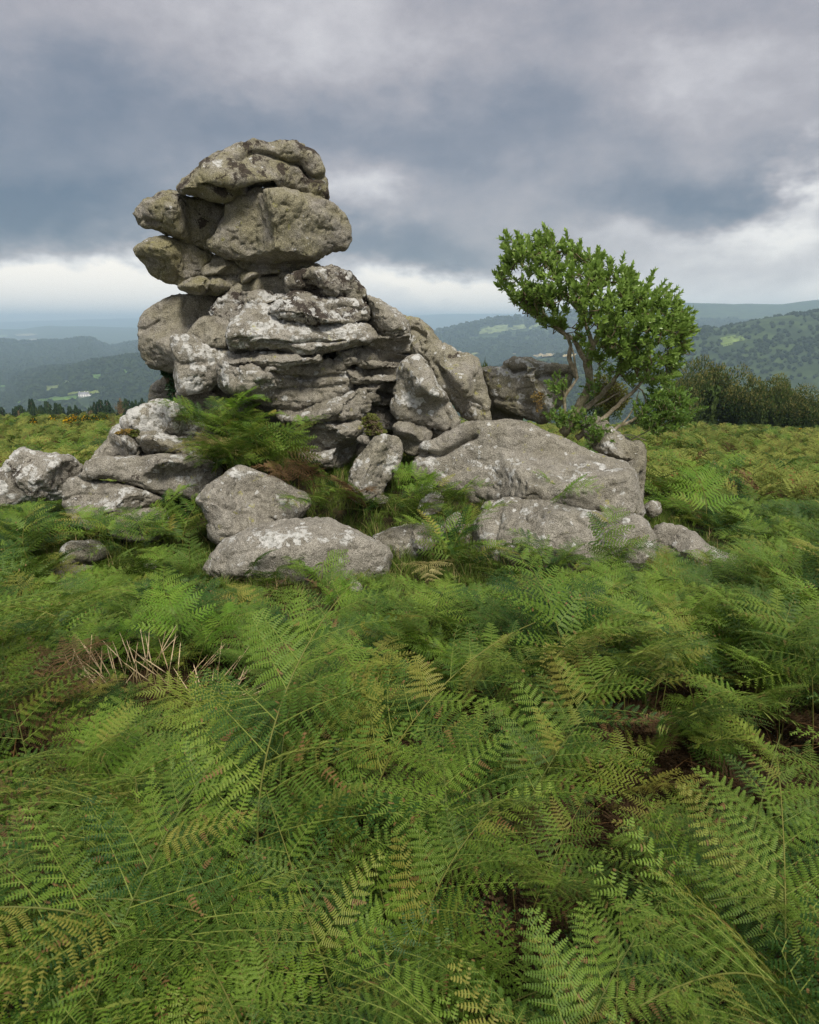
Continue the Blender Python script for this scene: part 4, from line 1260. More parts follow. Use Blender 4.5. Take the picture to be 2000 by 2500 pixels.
def frond_layout(seed, lean=None, pairs=None, stipe=None):
    """stem curve and the placing of the side branches"""
    rg = np.random.default_rng(seed)
    h = stipe or rg.uniform(0.42, 0.62)
    blade = rg.uniform(0.62, 0.85)
    a0, a1 = rad(rg.uniform(4, 16)), rad(rg.uniform(68, 100))
    if lean is not None:
        a1 = rad(lean)
    pts, ang, sw = [np.zeros(3)], a0, rg.uniform(-0.25, 0.25)
    N1, N2 = 6, 16
    for i in range(N1):
        ang = a0 + 0.10 * i / N1
        pts.append(pts[-1] + np.array([math.sin(ang), 0.0, math.cos(ang)]) * h / N1)
    b0 = ang
    for i in range(N2):
        s = (i + 1) / N2
        ang = b0 + (a1 - b0) * s ** 0.8
        pts.append(pts[-1] + np.array([math.sin(ang), sw * 0.3 * s, math.cos(ang)]) * blade / N2)
    pts = np.array(pts)
    cum = np.concatenate([[0], np.cumsum(np.linalg.norm(np.diff(pts, axis=0), axis=1))])
    total = cum[-1]
    n = pairs or rg.integers(9, 12)
    place = []
    for i in range(n):
        s = (i / n) ** 0.92
        ln = h + blade * (0.02 + 0.95 * s)
        for side in (-1, 1):
            q = ln + side * 0.008
            c = np.array([np.interp(q, cum, pts[:, k]) for k in range(3)])
            c2 = np.array([np.interp(min(q + 0.02, total), cum, pts[:, k]) for k in range(3)])
            c1 = np.array([np.interp(q - 0.02, cum, pts[:, k]) for k in range(3)])
            tan = Vector(c2 - c1).normalized()
            sd = Vector((0, side, 0))
            nrm = tan.cross(sd) * -side
            if nrm.z < 0:
                nrm = -nrm
            nrm = (nrm * 0.55 + Vector((0, 0, 1)) * 0.55 + Vector(rg.normal(size=3) * 0.28)).normalized()
            f = rad(20 + 22 * s + rg.uniform(-8, 8))
            xa = (sd * math.cos(f) + tan * math.sin(f) + Vector((0, 0, rg.uniform(0.05, 0.32)))).normalized()
            ya = nrm.cross(xa).normalized()
            za = xa.cross(ya).normalized()
            ln_p = (0.43 * (1 - s) ** 0.85 + 0.035) * rg.uniform(0.88, 1.08)
            if i == 0:
                ln_p *= 0.92
            k = ln_p / 0.40
            M = Matrix.Translation(Vector(c)) @ Matrix((xa, ya, za)).transposed().to_4x4() @ Matrix.Diagonal((k, k * rg.uniform(0.85, 1.1), k, 1))
            place.append((int(rg.integers(0, 100)), M))
    rr = [0.0026 * (1 - 0.85 * c / total) + 0.0008 for c in cum]
    st = MB()
    st.tube(pts, rr, 5)
    return dict(stem=st, place=place, top=float(pts[:, 2].max()))


def joined(layout, pins, name, leaf, stem):
    """whole frond as one mesh, for the thicket"""
    V, F, S, W, MI = [], [], [], [], []
    base = 0

    def push(me, M, mi):
        nonlocal base
        n = len(me.vertices)
        v = np.empty(n * 3, np.float32)
        me.vertices.foreach_get('co', v)
        v = np.c_[v.reshape(-1, 3), np.ones(n)] @ np.array(M).T
        li = np.empty(len(me.loops), np.int32)
        me.loops.foreach_get('vertex_index', li)
        ls = np.empty(len(me.polygons), np.int32)
        me.polygons.foreach_get('loop_total', ls)
        V.append(v[:, :3])
        F.append(li + base)
        S.append(ls)
        if 'wear' in me.attributes:
            w = np.empty(len(ls), np.float32)
            me.attributes['wear'].data.foreach_get('value', w)
        else:
            w = np.zeros(len(ls), np.float32)
        W.append(w)
        MI.append(np.full(len(ls), mi, np.int32))
        base += n
    for k, M in layout['place']:
        push(pins[k % len(pins)], M, 0)
    sm = layout['stem'].mesh("stem", stem)
    push(sm, Matrix.Identity(4), 1)
    me = mesh_np(name, np.concatenate(V), np.concatenate(F), np.concatenate(S), leaf, False)
    me.materials.append(stem)
    me.polygons.foreach_set('material_index', np.concatenate(MI))
    a = me.attributes.new('wear', 'FLOAT', 'FACE')
    a.data.foreach_set('value', np.concatenate(W))
    return me


LAY = [frond_layout(100 + i) for i in range(8)] + [frond_layout(190 + i, lean=92 + 4 * i, stipe=0.10 + 0.03 * i) for i in range(5)]
STEMS = [l['stem'].mesh("stem", M_STEM) for l in LAY]
UP = [frond_layout(130 + i, lean=45 + 12 * i, pairs=9) for i in range(3)]


def use_material(o, m):
    for s in o.material_slots:
        s.link = 'OBJECT'
        s.material = m


def put_frond(loc, rz, h, label, group, mat=None, lay=None, tilt=(0, 0), stem_mat=None, cut=0):
    """one bracken frond with its stem and side branches as parts"""
    k = random.randrange(8) if lay is None else lay
    L = LAY[k]
    s = h / L['top']
    r = empty("bracken_frond", tuple(loc))
    r.rotation_euler = (tilt[0], tilt[1], rz)
    r.scale = (s, s, s)
    tag(r, label, "bracken", group)
    so = link("stem", STEMS[k], r)
    if stem_mat:
        use_material(so, stem_mat)
    for i, (v, M) in enumerate(L['place']):
        p = link("pinna", (PIN0[(v + k) % NP] if loc[1] < 3.2 else PIN1[(v + k) % 4]), r)
        p.matrix_basis = M
        if mat:
            use_material(p, mat)
    return r


CAP = np.array([(-900, 1270), (0, 1320), (120, 1395), (260, 1425), (480, 1420), (700, 1455), (960, 1455), (1120, 1420), (1300, 1405), (1500, 1388), (1640, 1385), (1780, 1380), (1900, 1320), (2000, 1275), (2900, 1230)], float)


def cap_height(x, y):
    """how tall bracken may grow at (x, y) without hiding what the photograph shows behind it"""
    g0 = moor_z(np.array([x]), np.array([y]))[0]
    px = project(np.array([[x, y, g0 + 0.4]]))[0, 0]
    py = np.interp(px, CAP[:, 0], CAP[:, 1])
    if y < 3.25 and 90 < px < 640:          # the gap where the dry grass shows
        py = max(py, 1735 - 0.25 * abs(px - 330))
    z = P(px, py, y)[2]
    return z - g0, g0, px


# --- the nearest fronds, one by one
def build_near_bracken():
    rg = np.random.default_rng(77)
    spots = []
    tries = 0
    while len(spots) < 190 and tries < 6000:
        tries += 1
        y = 0.42 + 2.2 * rg.random() ** 0.8
        x = rg.uniform(-1, 1) * (0.72 * y + 0.45)
        if any((x - a) ** 2 + (y - b) ** 2 < (0.07 + 0.045 * y) ** 2 for a, b in spots):
            continue
        if y < 0.62 and abs(x) < 0.12:
            continue
        spots.append((x, y))
    for x, y in spots:
        cap, g0, px = cap_height(x, y)
        h = min(cap * rg.uniform(0.72, 0.98), rg.uniform(0.50, 0.92))
        h = max(h, 0.25) * (1 + 0.34 * vnoise(np.array([[x * 1.5, y * 1.5, 3.0]]))[0])
        if y > 0.8 and vnoise(np.array([[x * 2.3, y * 2.3, 8.0]]))[0] < -0.42:
            continue
        side = next(w for lim, w in ((350, "at the left edge"), (750, "left of centre"), (1250, "in the centre"), (1650, "right of centre"), (9999, "at the right edge")) if px < lim)
        q = rg.random()
        row = "lowest row" if y < 0.95 else "second row up" if y < 1.45 else "third row up" if y < 2.0 else "fourth row up"
        m, st, what = None, None, "green bracken frond"
        if q < 0.035:
            m, st, what = M_FERN_DEAD, M_STEM_BROWN, "withered brown bracken frond"
        elif q < 0.09:
            m, what = M_FERN_BRIGHT, "fresh yellow-green bracken frond"
        lab = f"{what} {side} of the near thicket, {row}"
        put_frond((x, y, g0 - 0.02), rg.uniform(0, 6.28), h * (0.75 if m is M_FERN_DEAD else 1), lab, lab, m, None,
                  (rg.normal() * 0.10, rg.normal() * 0.10), st)


build_near_bracken()

# --- the thicket behind them
SRC_NEAR = [joined(LAY[i], PIN0, f"frond_{i}", M_FERN, M_STEM) for i in range(6)]
SRC_NEAR += [joined(UP[i], PIN1, f"upright_frond_{i}", M_FERN, M_STEM) for i in range(3)]
SRC_NEAR += [joined(LAY[6], PIN1, "fresh_frond", M_FERN_BRIGHT, M_STEM), joined(LAY[7], PIN1, "dead_frond", M_FERN_DEAD, M_STEM_BROWN)]
SRC_FAR = [joined(frond_layout(160 + i, pairs=8), PIN2, f"moor_frond_{i}", M_FERN_MOOR, M_STEM) for i in range(4)]
SRC_FAR += [joined(frond_layout(170, pairs=8), PIN2, "moor_frond_green", M_FERN, M_STEM), joined(frond_layout(171, pairs=7), PIN2, "moor_frond_dead", M_FERN_DEAD, M_STEM_BROWN)]
SRC_NEAR += [joined(LAY[i], PIN1, f"low_frond_{i}", M_FERN, M_STEM) for i in range(8, 12)]
SRC_NEAR += [joined(LAY[i], PIN1, f"mid_frond_{i}", M_FERN, M_STEM) for i in range(6)]
TOPS = [LAY[i]['top'] for i in range(6)] + [u['top'] for u in UP] + [LAY[6]['top'], LAY[7]['top']] + [LAY[i]['top'] for i in range(8, 12)] + [LAY[i]['top'] for i in range(6)]


def in_tor(x, y):
    return (-3.35 < x < 3.15) and (5.1 < y < 9.2)


def build_thicket():
    rg = np.random.default_rng(31)
    pts, rot, sc, pk = [], [], [], []
    for _ in range(6200):
        y = math.sqrt(rg.uniform(0.3 ** 2, 8.5 ** 2))
        x = rg.uniform(-0.86, 0.86) * y + rg.uniform(-0.4, 0.4)
        if y < 0.5 and abs(x) < 0.2:
            continue
        dens = 1.0 if y < 4.6 else 0.8
        if rg.random() > dens * (0.34 if y < 2.6 else 0.85):
            continue
        if in_tor(x, y):
            continue
        cap, g0, px = cap_height(x, y)
        grassy = math.exp(-((px - 800) / 260) ** 2) * (1 if y > 3.6 else 0)
        if rg.random() < grassy * 0.7:
            continue
        h = min(cap * rg.uniform(0.55, 1.0), rg.uniform(0.32, 0.72))
        if y < 2.6:
            h *= rg.uniform(0.45, 0.8)
        if y > 5:
            h = rg.uniform(0.22, 0.42)
        if h < 0.14:
            if rg.random() < 0.35:
                continue
            h = rg.uniform(0.10, 0.17)
        h *= 1 + 0.30 * vnoise(np.array([[x * 1.5, y * 1.5, 3.0]]))[0]
        if y < 4.6 and vnoise(np.array([[x * 2.3, y * 2.3, 8.0]]))[0] < -0.42:      # dark hollows in the thicket
            if rg.random() < 0.6:
                continue
            h *= 0.45
        q = rg.random()
        k = 9 if q < 0.012 else 10 if q < 0.045 else 6 + rg.integers(0, 3) if q < 0.2 else rg.integers(0, 6)
        if h < 0.34 and k not in (9, 10):
            k = 11 + rg.integers(0, 4)
        if y > 2.8 and k < 6:
            k += 15
        s = max(h * (0.6 if k == 10 else 1.0), 0.15) / TOPS[k]
        pts.append((x, y, g0 - 0.03))
        rot.append((rg.normal() * 0.12, rg.normal() * 0.12, rg.uniform(0, 6.28)))
        sc.append(s)
        pk.append(k)
    scatter("bracken_thicket", "dense green bracken filling the foreground", SRC_NEAR, pts, rot, sc, pk)
    print("thicket", len(pts))
    pts, rot, sc, pk = [], [], [], []
    for lo, hi, n in ((8.2, 16, 4200), (16, 30, 6000), (30, 56, 8000)):
        y = np.sqrt(rg.uniform(lo ** 2, hi ** 2, n))
        x = rg.uniform(-0.82, 0.82, n) * y
        z = moor_z(x, y)
        nz = vnoise(np.stack([x * 0.5, y * 0.5, x * 0], 1))
        h = rg.uniform(0.32, 0.55, n) * (1 + 0.25 * nz)
        q = rg.random(n)
        k = np.where(q < 0.05, 5, np.where(q < 0.22 + 0.2 * nz, 4, rg.integers(0, 4, n)))
        pts.append(np.stack([x, y, z - 0.03], 1))
        rot.append(np.stack([rg.normal(0, 0.12, n), rg.normal(0, 0.12, n), rg.uniform(0, 6.28, n)], 1))
        sc.append(h / 0.85 * (1.0 if hi < 20 else 1.15))
        pk.append(k)
    scatter("moor_bracken", "yellow-green bracken covering the moor behind the tor", SRC_FAR, np.concatenate(pts), np.concatenate(rot), np.concatenate(sc), np.concatenate(pk))


build_thicket()


def build_litter():
    """collapsed dead fronds on the dark ground below the bracken"""
    rg = np.random.default_rng(51)
    n = 1500
    y = np.sqrt(rg.uniform(0.3 ** 2, 4.3 ** 2, n))
    x = rg.uniform(-0.86, 0.86, n) * y + rg.uniform(-0.3, 0.3, n)
    z = moor_z(x, y)
    src = [joined(UP[i], PIN1, f"litter_frond_{i}", M_LITTER, M_STEM_BROWN) for i in range(2)]
    rot = np.stack([rg.normal(0, 0.25, n), rg.uniform(1.0, 1.5, n), rg.uniform(0, 6.28, n)], 1)
    scatter("dead_bracken_litter", "brown collapsed dead bracken lying under the green fronds", src, np.stack([x, y, z + 0.03], 1), rot, rg.uniform(0.30, 0.60, n), rg.integers(0, 2, n))


build_litter()

# --- fronds that grow among the rocks
AMONG = [  # photograph pixel of the base, distance, height, how many, spread in pixels, material, words
    (570, 1150, 6.40, 0.30, 15, 75, None, "green bracken frond at the front of the thick clump left of the outcrop"),
    (610, 1105, 6.55, 0.30, 15, 65, None, "green bracken frond in the middle of the thick clump by the outcrop"),
    (560, 1060, 6.75, 0.28, 12, 60, None, "green bracken frond high in the clump under the outcrop"),
    (490, 1045, 6.80, 0.24, 4, 25, None, "green bracken frond at the left shoulder of the clump"),
    (560, 1020, 6.80, 0.28, 3, 45, M_FERN_BRIGHT, "fresh yellow-green frond topping the clump under the outcrop"),
    (690, 1150, 6.40, 0.42, 5, 40, None, "green bracken frond at the right foot of the clump"),
    (610, 1130, 6.40, 0.36, 2, 40, M_FERN_PALE, "straw-coloured frond at the front of the clump"),
    (745, 1200, 6.20, 0.34, 3, 30, M_FERN_DEAD, "rust-brown dead frond drooping beside the pentagonal boulder"),
    (790, 1225, 6.15, 0.30, 4, 50, None, "small green frond in the gully below the outcrop"),
    (880, 1235, 6.20, 0.26, 3, 45, M_FERN_DEAD, "small rust-brown frond in the gully"),
    (920, 1255, 6.05, 0.26, 5, 60, None, "small green frond on the gully grass"),
    (1045, 1215, 6.20, 0.30, 2, 12, M_FERN_BRIGHT, "bright young frond at the left end of the domed boulder"),
    (1090, 1235, 6.10, 0.30, 4, 30, None, "small green frond beside the stones of the gully"),
    (1010, 1280, 5.90, 0.28, 4, 40, None, "small green frond behind the small flat rock"),
    (1360, 1235, 6.05, 0.34, 2, 12, M_FERN_BRIGHT, "bright young frond before the domed boulder"),
    (425, 1325, 5.75, 0.36, 6, 35, None, "green frond between the rounded left boulder and the pentagonal boulder"),
    (330, 1345, 5.60, 0.28, 4, 50, None, "green frond below the rounded left boulder"),
    (80, 1335, 5.30, 0.30, 6, 70, None, "tall green frond before the white-lichened rock"),
    (230, 1335, 5.45, 0.26, 4, 60, None, "green frond before the long slab's lower boulder"),
    (40, 1370, 5.10, 0.30, 4, 50, None, "green frond at the left margin below the white-lichened rock"),
    (665, 1425, 5.00, 0.26, 1, 18, None, "green frond standing against the whaleback rock"),
    (770, 1425, 4.95, 0.18, 2, 60, M_FERN_BRIGHT, "tiny bright frond at the base of the whaleback rock"),
    (1045, 1405, 5.25, 0.30, 1, 4, M_FERN_PALE, "cream-yellow faded frond left of the long boulder"),
    (1095, 1390, 5.30, 0.40, 5, 30, None, "green frond at the left toe of the long boulder"),
    (1330, 1400, 5.25, 0.30, 4, 40, None, "green frond in front of the long boulder"),
    (1460, 1395, 5.25, 0.33, 4, 50, None, "green frond before the right half of the long boulder"),
    (1600, 1400, 5.30, 0.18, 3, 50, None, "green frond before the small triangular rock"),
    (1740, 1270, 7.00, 0.42, 2, 40, M_FERN_BRIGHT, "fresh light frond standing out in the bracken on the right"),
    (440, 1660, 3.10, 0.62, 2, 26, M_FERN_BRIGHT, "bright lime-green frond beside the dry grass heads"),
    (300, 1670, 3.05, 0.50, 1, 10, M_FERN_BRIGHT, "bright lime-green frond among the dry grass heads"),
    (760, 1545, 3.9, 0.50, 2, 30, M_FERN_BRIGHT, "fresh green frond in the middle of the thicket"),
]


def build_among():
    rg = np.random.default_rng(9)
    for px, py, Y, h, n, spr, mat, lab in AMONG:
        for i in range(n):
            a = (px + rg.normal() * spr * 0.6, py + abs(rg.normal()) * 6)
            yy = Y + rg.uniform(-0.15, 0.15)
            p = P(a[0], a[1], yy)
            if Y < 4.5:
                p[2] = moor_z(np.array([p[0]]), np.array([p[1]]))[0]
            hh = h * rg.uniform(0.75, 1.15)
            put_frond(p, rg.uniform(0, 6.28), hh, lab, lab if n > 1 else None, mat, None if Y < 4.5 else int(rg.integers(8, 13)), (rg.normal() * 0.2, rg.normal() * 0.2), M_STEM_BROWN if mat is M_FERN_DEAD else None)


build_among()

# ------------------------------------------------------------------ holly tree
M_HOLLY = leaf_material("holly_leaf", (0.066, 0.165, 0.030), (0.265, 0.390, 0.085), 0.30, 0.32, 0.5, (0.17, 0.26, 0.04), patch=2.2)
M_HOLLY_BARK = bark_material("pale_mottled_bark", (0.20, 0.165, 0.105), (0.36, 0.32, 0.24), 28)
M_TWIG = bark_material("brown_twig", (0.10, 0.075, 0.045), (0.20, 0.155, 0.095), 40)


def holly_leaf(b, base, d, up, size, rg):
    """a folded, pointed leaf of four faces"""
    d = d.normalized()
    s = d.cross(up)
    s = s.normalized() if s.length > 1e-4 else d.orthogonal().normalized()
    n = s.cross(d)
    w = size * rg.uniform(0.20, 0.27)
    fold = size * rg.uniform(0.05, 0.14)
    arch = size * rg.uniform(0.0, 0.16)
    p0 = base
    m1 = base + d * size * 0.35 + n * arch
    m2 = base + d * size * 0.70 + n * arch * 0.8
    tip = base + d * size - n * arch * 0.2
    a1, a2 = m1 + s * w + n * fold, m1 - s * w + n * fold
    b1, b2 = m2 + s * w * 0.75 + n * fold, m2 - s * w * 0.75 + n * fold
    wear = 1.0 if rg.random() < 0.10 else 0.0
    b.add([p0, a1, b1, tip, m2, m1, b2, a2], [(0, 5, 4, 1), (1, 4, 3, 2), (0, 7, 6, 5), (5, 6, 3, 4)], wear)


def shoot(b, tw, base, d, n, size, rg, length):
    """a twig end carrying a whorl of leaves"""
    d = d.normalized()
    tip = base + d * length
    tw.tube([base, (base + tip) / 2 + Vector(rg.normal(size=3) * 0.01), tip], [0.0035, 0.0028, 0.0018], 4, False)
    for i in range(n):
        t = 0.15 + 0.85 * i / max(n - 1, 1)
        a = i * 2.4 + rg.uniform(-0.5, 0.5)
        o = d.orthogonal().normalized()
        q = d.cross(o)
        out = o * math.cos(a) + q * math.sin(a)
        sp = 1.15 - 0.75 * t
        ld = (d * (0.45 + 0.6 * t) + out * sp + Vector((0, 0, 0.10))).normalized()
        holly_leaf(b, base + d * length * t, ld, d, size * rg.uniform(0.75, 1.15), rg)


def build_holly():
    rg = np.random.default_rng(21)
    root = P(1375, 1060, 7.35)
    T = empty("holly_tree", tuple(root))
    tag(T, "wind-leaning glossy green tree with several pale stems growing from the boulders", "tree")
    inv = Vector(-root)
    # stems traced in the enlarged view: (x, y, distance)
    stems = [
        (([(640, 1490), (700, 1420), (740, 1340), (800, 1230), (830, 1120), (828, 1000), (850, 880), (900, 760), (900, 640)], 7.35, 7.45), 0.056, "trunk"),
        (([(655, 1430), (660, 1330), (655, 1240), (700, 1170), (745, 1100), (730, 1000), (715, 900), (680, 830)], 7.30, 7.2), 0.022, "branch"),
        (([(660, 1260), (650, 1200), (655, 1160)], 7.28, 7.2), 0.014, "branch"),
        (([(680, 1460), (760, 1340), (850, 1280), (940, 1190), (1010, 1110), (1060, 1040), (1120, 940), (1180, 830)], 7.40, 7.5), 0.040, "branch"),
        (([(740, 1525), (830, 1450), (910, 1400), (1000, 1320), (1090, 1240), (1160, 1180), (1230, 1080), (1270, 980)], 7.30, 7.4), 0.032, "branch"),
        (([(930, 1580), (970, 1500), (1040, 1440), (1130, 1400), (1200, 1350), (1230, 1280), (1200, 1190), (1150, 1150)], 7.25, 7.3), 0.022, "branch"),
        (([(745, 1100), (690, 960), (700, 880), (660, 790), (590, 740), (500, 670), (420, 600)], 7.35, 7.25), 0.026, "branch"),
        (([(830, 1120), (800, 980), (720, 830), (640, 780), (560, 720), (450, 560), (350, 400)], 7.40, 7.45), 0.030, "branch"),
        (([(850, 880), (820, 760), (760, 640), (640, 480), (540, 330)], 7.42, 7.5), 0.024, "branch"),
        (([(890, 780), (960, 640), (980, 520), (960, 420)], 7.45, 7.6), 0.022, "branch"),
        (([(1060, 1040), (1150, 900), (1260, 760), (1330, 640)], 7.45, 7.6), 0.022, "branch"),
        (([(1180, 830), (1120, 700), (1100, 560), (1080, 470)], 7.5, 7.45), 0.018, "branch"),
        (([(1230, 1080), (1330, 990), (1400, 900), (1450, 800)], 7.4, 7.35), 0.018, "branch"),
        (([(870, 1300), (960, 1250), (1040, 1200), (1080, 1180)], 7.38, 7.3), 0.012, "branch"),
        (([(1040, 1440), (1100, 1380), (1150, 1290), (1180, 1190)], 7.28, 7.3), 0.011, "branch"),
        (([(945, 1590), (1050, 1560), (1150, 1520), (1260, 1460), (1330, 1380)], 7.2, 7.25), 0.012, "branch"),
        (([(930, 1580), (1030, 1510), (1130, 1500), (1230, 1540)], 7.15, 7.1), 0.010, "branch"),
    ]
    nodes = []
    for (line, y0, y1), r0, nm in stems:
        px = smooth_line(Z5(*line), 12)
        n = len(px)
        pts = [Vector(P(a[0], a[1], y0 + (y1 - y0) * i / (n - 1))) + Vector(rg.normal(size=3) * r0 * 0.12) for i, a in enumerate(px)]
        b = MB()
        b.tube([p + inv for p in pts], [r0 * (1 - 0.68 * i / (n - 1)) * rg.uniform(0.9, 1.12) for i in range(n)], 9 if r0 > 0.02 else 6)
        b.obj(nm, M_HOLLY_BARK, T)
        nodes += [(p, r0 * (1 - 0.68 * i / (n - 1))) for i, p in enumerate(pts) if i > n * 0.45]
    outline = Z5((150, 395), (160, 340), (220, 330), (215, 250), (205, 160), (230, 60), (265, 75), (290, 120), (350, 130), (400, 140), (450, 80), (480, 90), (510, 150), (530, 115), (560, 150), (620, 145), (680, 170), (730, 170), (760, 230), (790, 260), (840, 260), (890, 230), (925, 230), (945, 300), (985, 325), (1010, 380), (1070, 345), (1110, 345), (1155, 400), (1180, 470), (1240, 480), (1290, 445), (1325, 445), (1340, 500), (1400, 530), (1420, 570), (1465, 570), (1480, 610), (1540, 620), (1530, 700), (1600, 750), (1590, 790), (1540, 840), (1540, 920), (1480, 970), (1470, 1080), (1420, 1150), (1400, 1200), (1300, 1180), (1200, 1150), (1100, 1150), (1000, 1100), (930, 1060), (880, 990), (780, 960), (740, 860), (660, 820), (620, 760), (520, 770), (450, 710), (400, 660), (300, 610), (265, 560), (280, 490), (180, 465))
    outline = np.array(outline)
    outline = outline.mean(0) + (outline - outline.mean(0)) * 0.955
    lower = np.array(Z5((1150, 1440), (1160, 1340), (1220, 1300), (1300, 1200), (1400, 1200), (1480, 1240), (1560, 1310), (1545, 1380), (1500, 1440), (1420, 1490), (1330, 1515), (1240, 1500)))
    small = [(np.array(Z5((550, 1180), (580, 1120), (640, 1130), (660, 1180), (640, 1250), (580, 1240))), 7.2, 16), (np.array(Z5((570, 1400), (600, 1320), (660, 1330), (700, 1390), (640, 1450), (580, 1440))), 7.15, 20),
             (np.array(Z5((690, 1440), (720, 1350), (800, 1360), (830, 1430), (780, 1480), (720, 1480))), 7.2, 22), (np.array(Z5((800, 1520), (880, 1440), (940, 1420), (990, 1460), (960, 1540), (880, 1590), (820, 1560))), 7.1, 26),
             (np.array(Z5((820, 1190), (850, 1150), (890, 1180), (880, 1220), (840, 1225))), 7.3, 8)]
    b, tw = MB(), MB()
    lo, hi = outline.min(0), outline.max(0)
    c0 = outline.mean(0)
    leaf = 0.074
    count = 0
    # holes where the sky and the stems show through
    holes = [(Z5((730, 700))[0], 24), (Z5((860, 800))[0], 20), (Z5((700, 790))[0], 22), (Z5((980, 1000))[0], 18), (Z5((640, 690))[0], 15), (Z5((1330, 900))[0], 16), (Z5((1000, 760))[0], 12)]
    while count < 900:
        p = rg.uniform(lo, hi)
        if not in_poly(p[None], outline)[0]:
            continue
        d = line_dist(p[None], outline, True)[0]
        if any(np.hypot(*(p - np.array(h))) < r * rg.uniform(0.6, 1.1) for h, r in holes):
            continue
        half = 0.62 * math.sqrt(min(1.0, d / 75.0))          # thickness of the crown here
        side = rg.choice([-1, 1], p=[0.66, 0.34])
        dep = side * half * rg.uniform(0.45, 1.0)
        q = Vector(P(p[0], p[1], 7.42 + dep))
        # clumps: thin the gaps between leaf masses
        if vnoise(np.array(q)[None] * 3.3 + 4)[0] < -0.42 and d > 14 and rg.random() < 0.75:
            continue
        cc = Vector(P(c0[0], c0[1] + 40, 7.42))
        out = (q - cc)
        out = Vector((out.x * 0.55 - 0.05, out.y * 1.1, out.z * 0.8 + 0.55)).normalized()
        dirv = (out + Vector(rg.normal(size=3) * 0.38)).normalized()
        ln = rg.uniform(0.07, 0.13)
        shoot(b, tw, q + inv - dirv * ln * 0.6, dirv, rg.integers(9, 15), leaf * rg.uniform(0.85, 1.1), rg, ln)
        # tie the shoot to the nearest wood
        if rg.random() < 0.55:
            j = min(range(len(nodes)), key=lambda i: (nodes[i][0] - q).length)
            n0 = nodes[j][0]
            mid = n0.lerp(q, 0.5) + Vector((0, 0, -0.03)) + Vector(rg.normal(size=3) * 0.03)
            if (q - n0).length < 0.8:
                tw.tube([n0 + inv, mid + inv, q + inv - dirv * ln * 0.5], [0.008, 0.006, 0.0035], 4, False)
                nodes.append((mid, 0.006))
                nodes.append((q, 0.004))
        count += 1
    # long shoots that break the outline along the windward top
    for i in range(70):
        k = rg.integers(0, len(outline))
        a = outline[k] * (1 - 0.12) + c0 * 0.12
        a = a + rg.normal(size=2) * 7
        q = Vector(P(a[0], a[1], 7.42 + rg.uniform(-0.25, 0.25)))
        nrm = outline[k] - c0
        dirv = Vector((nrm[0] * 0.004 * 0.6 - 0.1, rg.normal() * 0.3, -nrm[1] * 0.004 + 0.45)).normalized()
        ln = rg.uniform(0.10, 0.17)
        shoot(b, tw, q + inv, dirv, 12, leaf * 0.95, rg, ln)
    cr = b.obj("crown", M_HOLLY, T, False, 'wear')
    cr['label'] = "dense glossy green crown swept to the left"
    tw.obj("twigs", M_TWIG, T)['kind'] = 'stuff'
    b, tw = MB(), MB()
    lo, hi = lower.min(0), lower.max(0)
    n = 0
    while n < 230:
        p = rg.uniform(lo, hi)
        if not in_poly(p[None], lower)[0]:
            continue
        q = Vector(P(p[0], p[1], 7.2 + rg.uniform(-0.3, 0.3)))
        dirv = Vector((rg.normal() * 0.6 + 0.2, rg.normal() * 0.6 - 0.2, rg.uniform(0.1, 1))).normalized()
        shoot(b, tw, q + inv, dirv, 11, leaf * 0.70, rg, 0.11)
        n += 1
    for poly, Y, cnt in small:
        for i in range(cnt * 2):
            c = poly.mean(0) + rg.normal(size=2) * (poly.max(0) - poly.min(0)) * 0.27
            q = Vector(P(c[0], c[1], Y + rg.uniform(-0.1, 0.1)))
            dirv = Vector((rg.normal() * 0.6, rg.normal() * 0.6 - 0.2, rg.uniform(0.1, 1))).normalized()
            shoot(b, tw, q + inv, dirv, 9, leaf * 0.60, rg, 0.07)
    lw = b.obj("low_shoots", M_HOLLY, T, False, 'wear')
    lw['label'] = "small-leaved shoots sprouting low between the stems"
    tw.obj("low_twigs", M_TWIG, T)['kind'] = 'stuff'


build_holly()

# ------------------------------------------------------------------ ivy, bilberry, moss, grass
M_IVY = leaf_material("ivy_leaf", (0.016, 0.052, 0.012), (0.045, 0.110, 0.022), 0.4, 0.15, 0.4, patch=3)
M_SHRUB = leaf_material("bilberry_leaf", (0.055, 0.095, 0.015), (0.150, 0.160, 0.035), 0.6, 0.2, 0.2, patch=4)
M_GRASS = leaf_material("moor_grass", (0.075, 0.140, 0.018), (0.175, 0.250, 0.045), 0.6, 0.25, 0.2, (0.34, 0.27, 0.12), patch=1.5)
M_DRY = leaf_material("dry_straw", (0.55, 0.41, 0.24), (0.72, 0.58, 0.38), 0.8, 0.15, 0.1)
M_DRY_STEM = leaf_material("dry_stalk", (0.26, 0.22, 0.09), (0.40, 0.33, 0.16), 0.8, 0.1, 0.1)
M_MOSS = leaf_material("orange_moss", (0.20, 0.13, 0.03), (0.34, 0.24, 0.07), 0.9, 0.1, 0.1, patch=9)


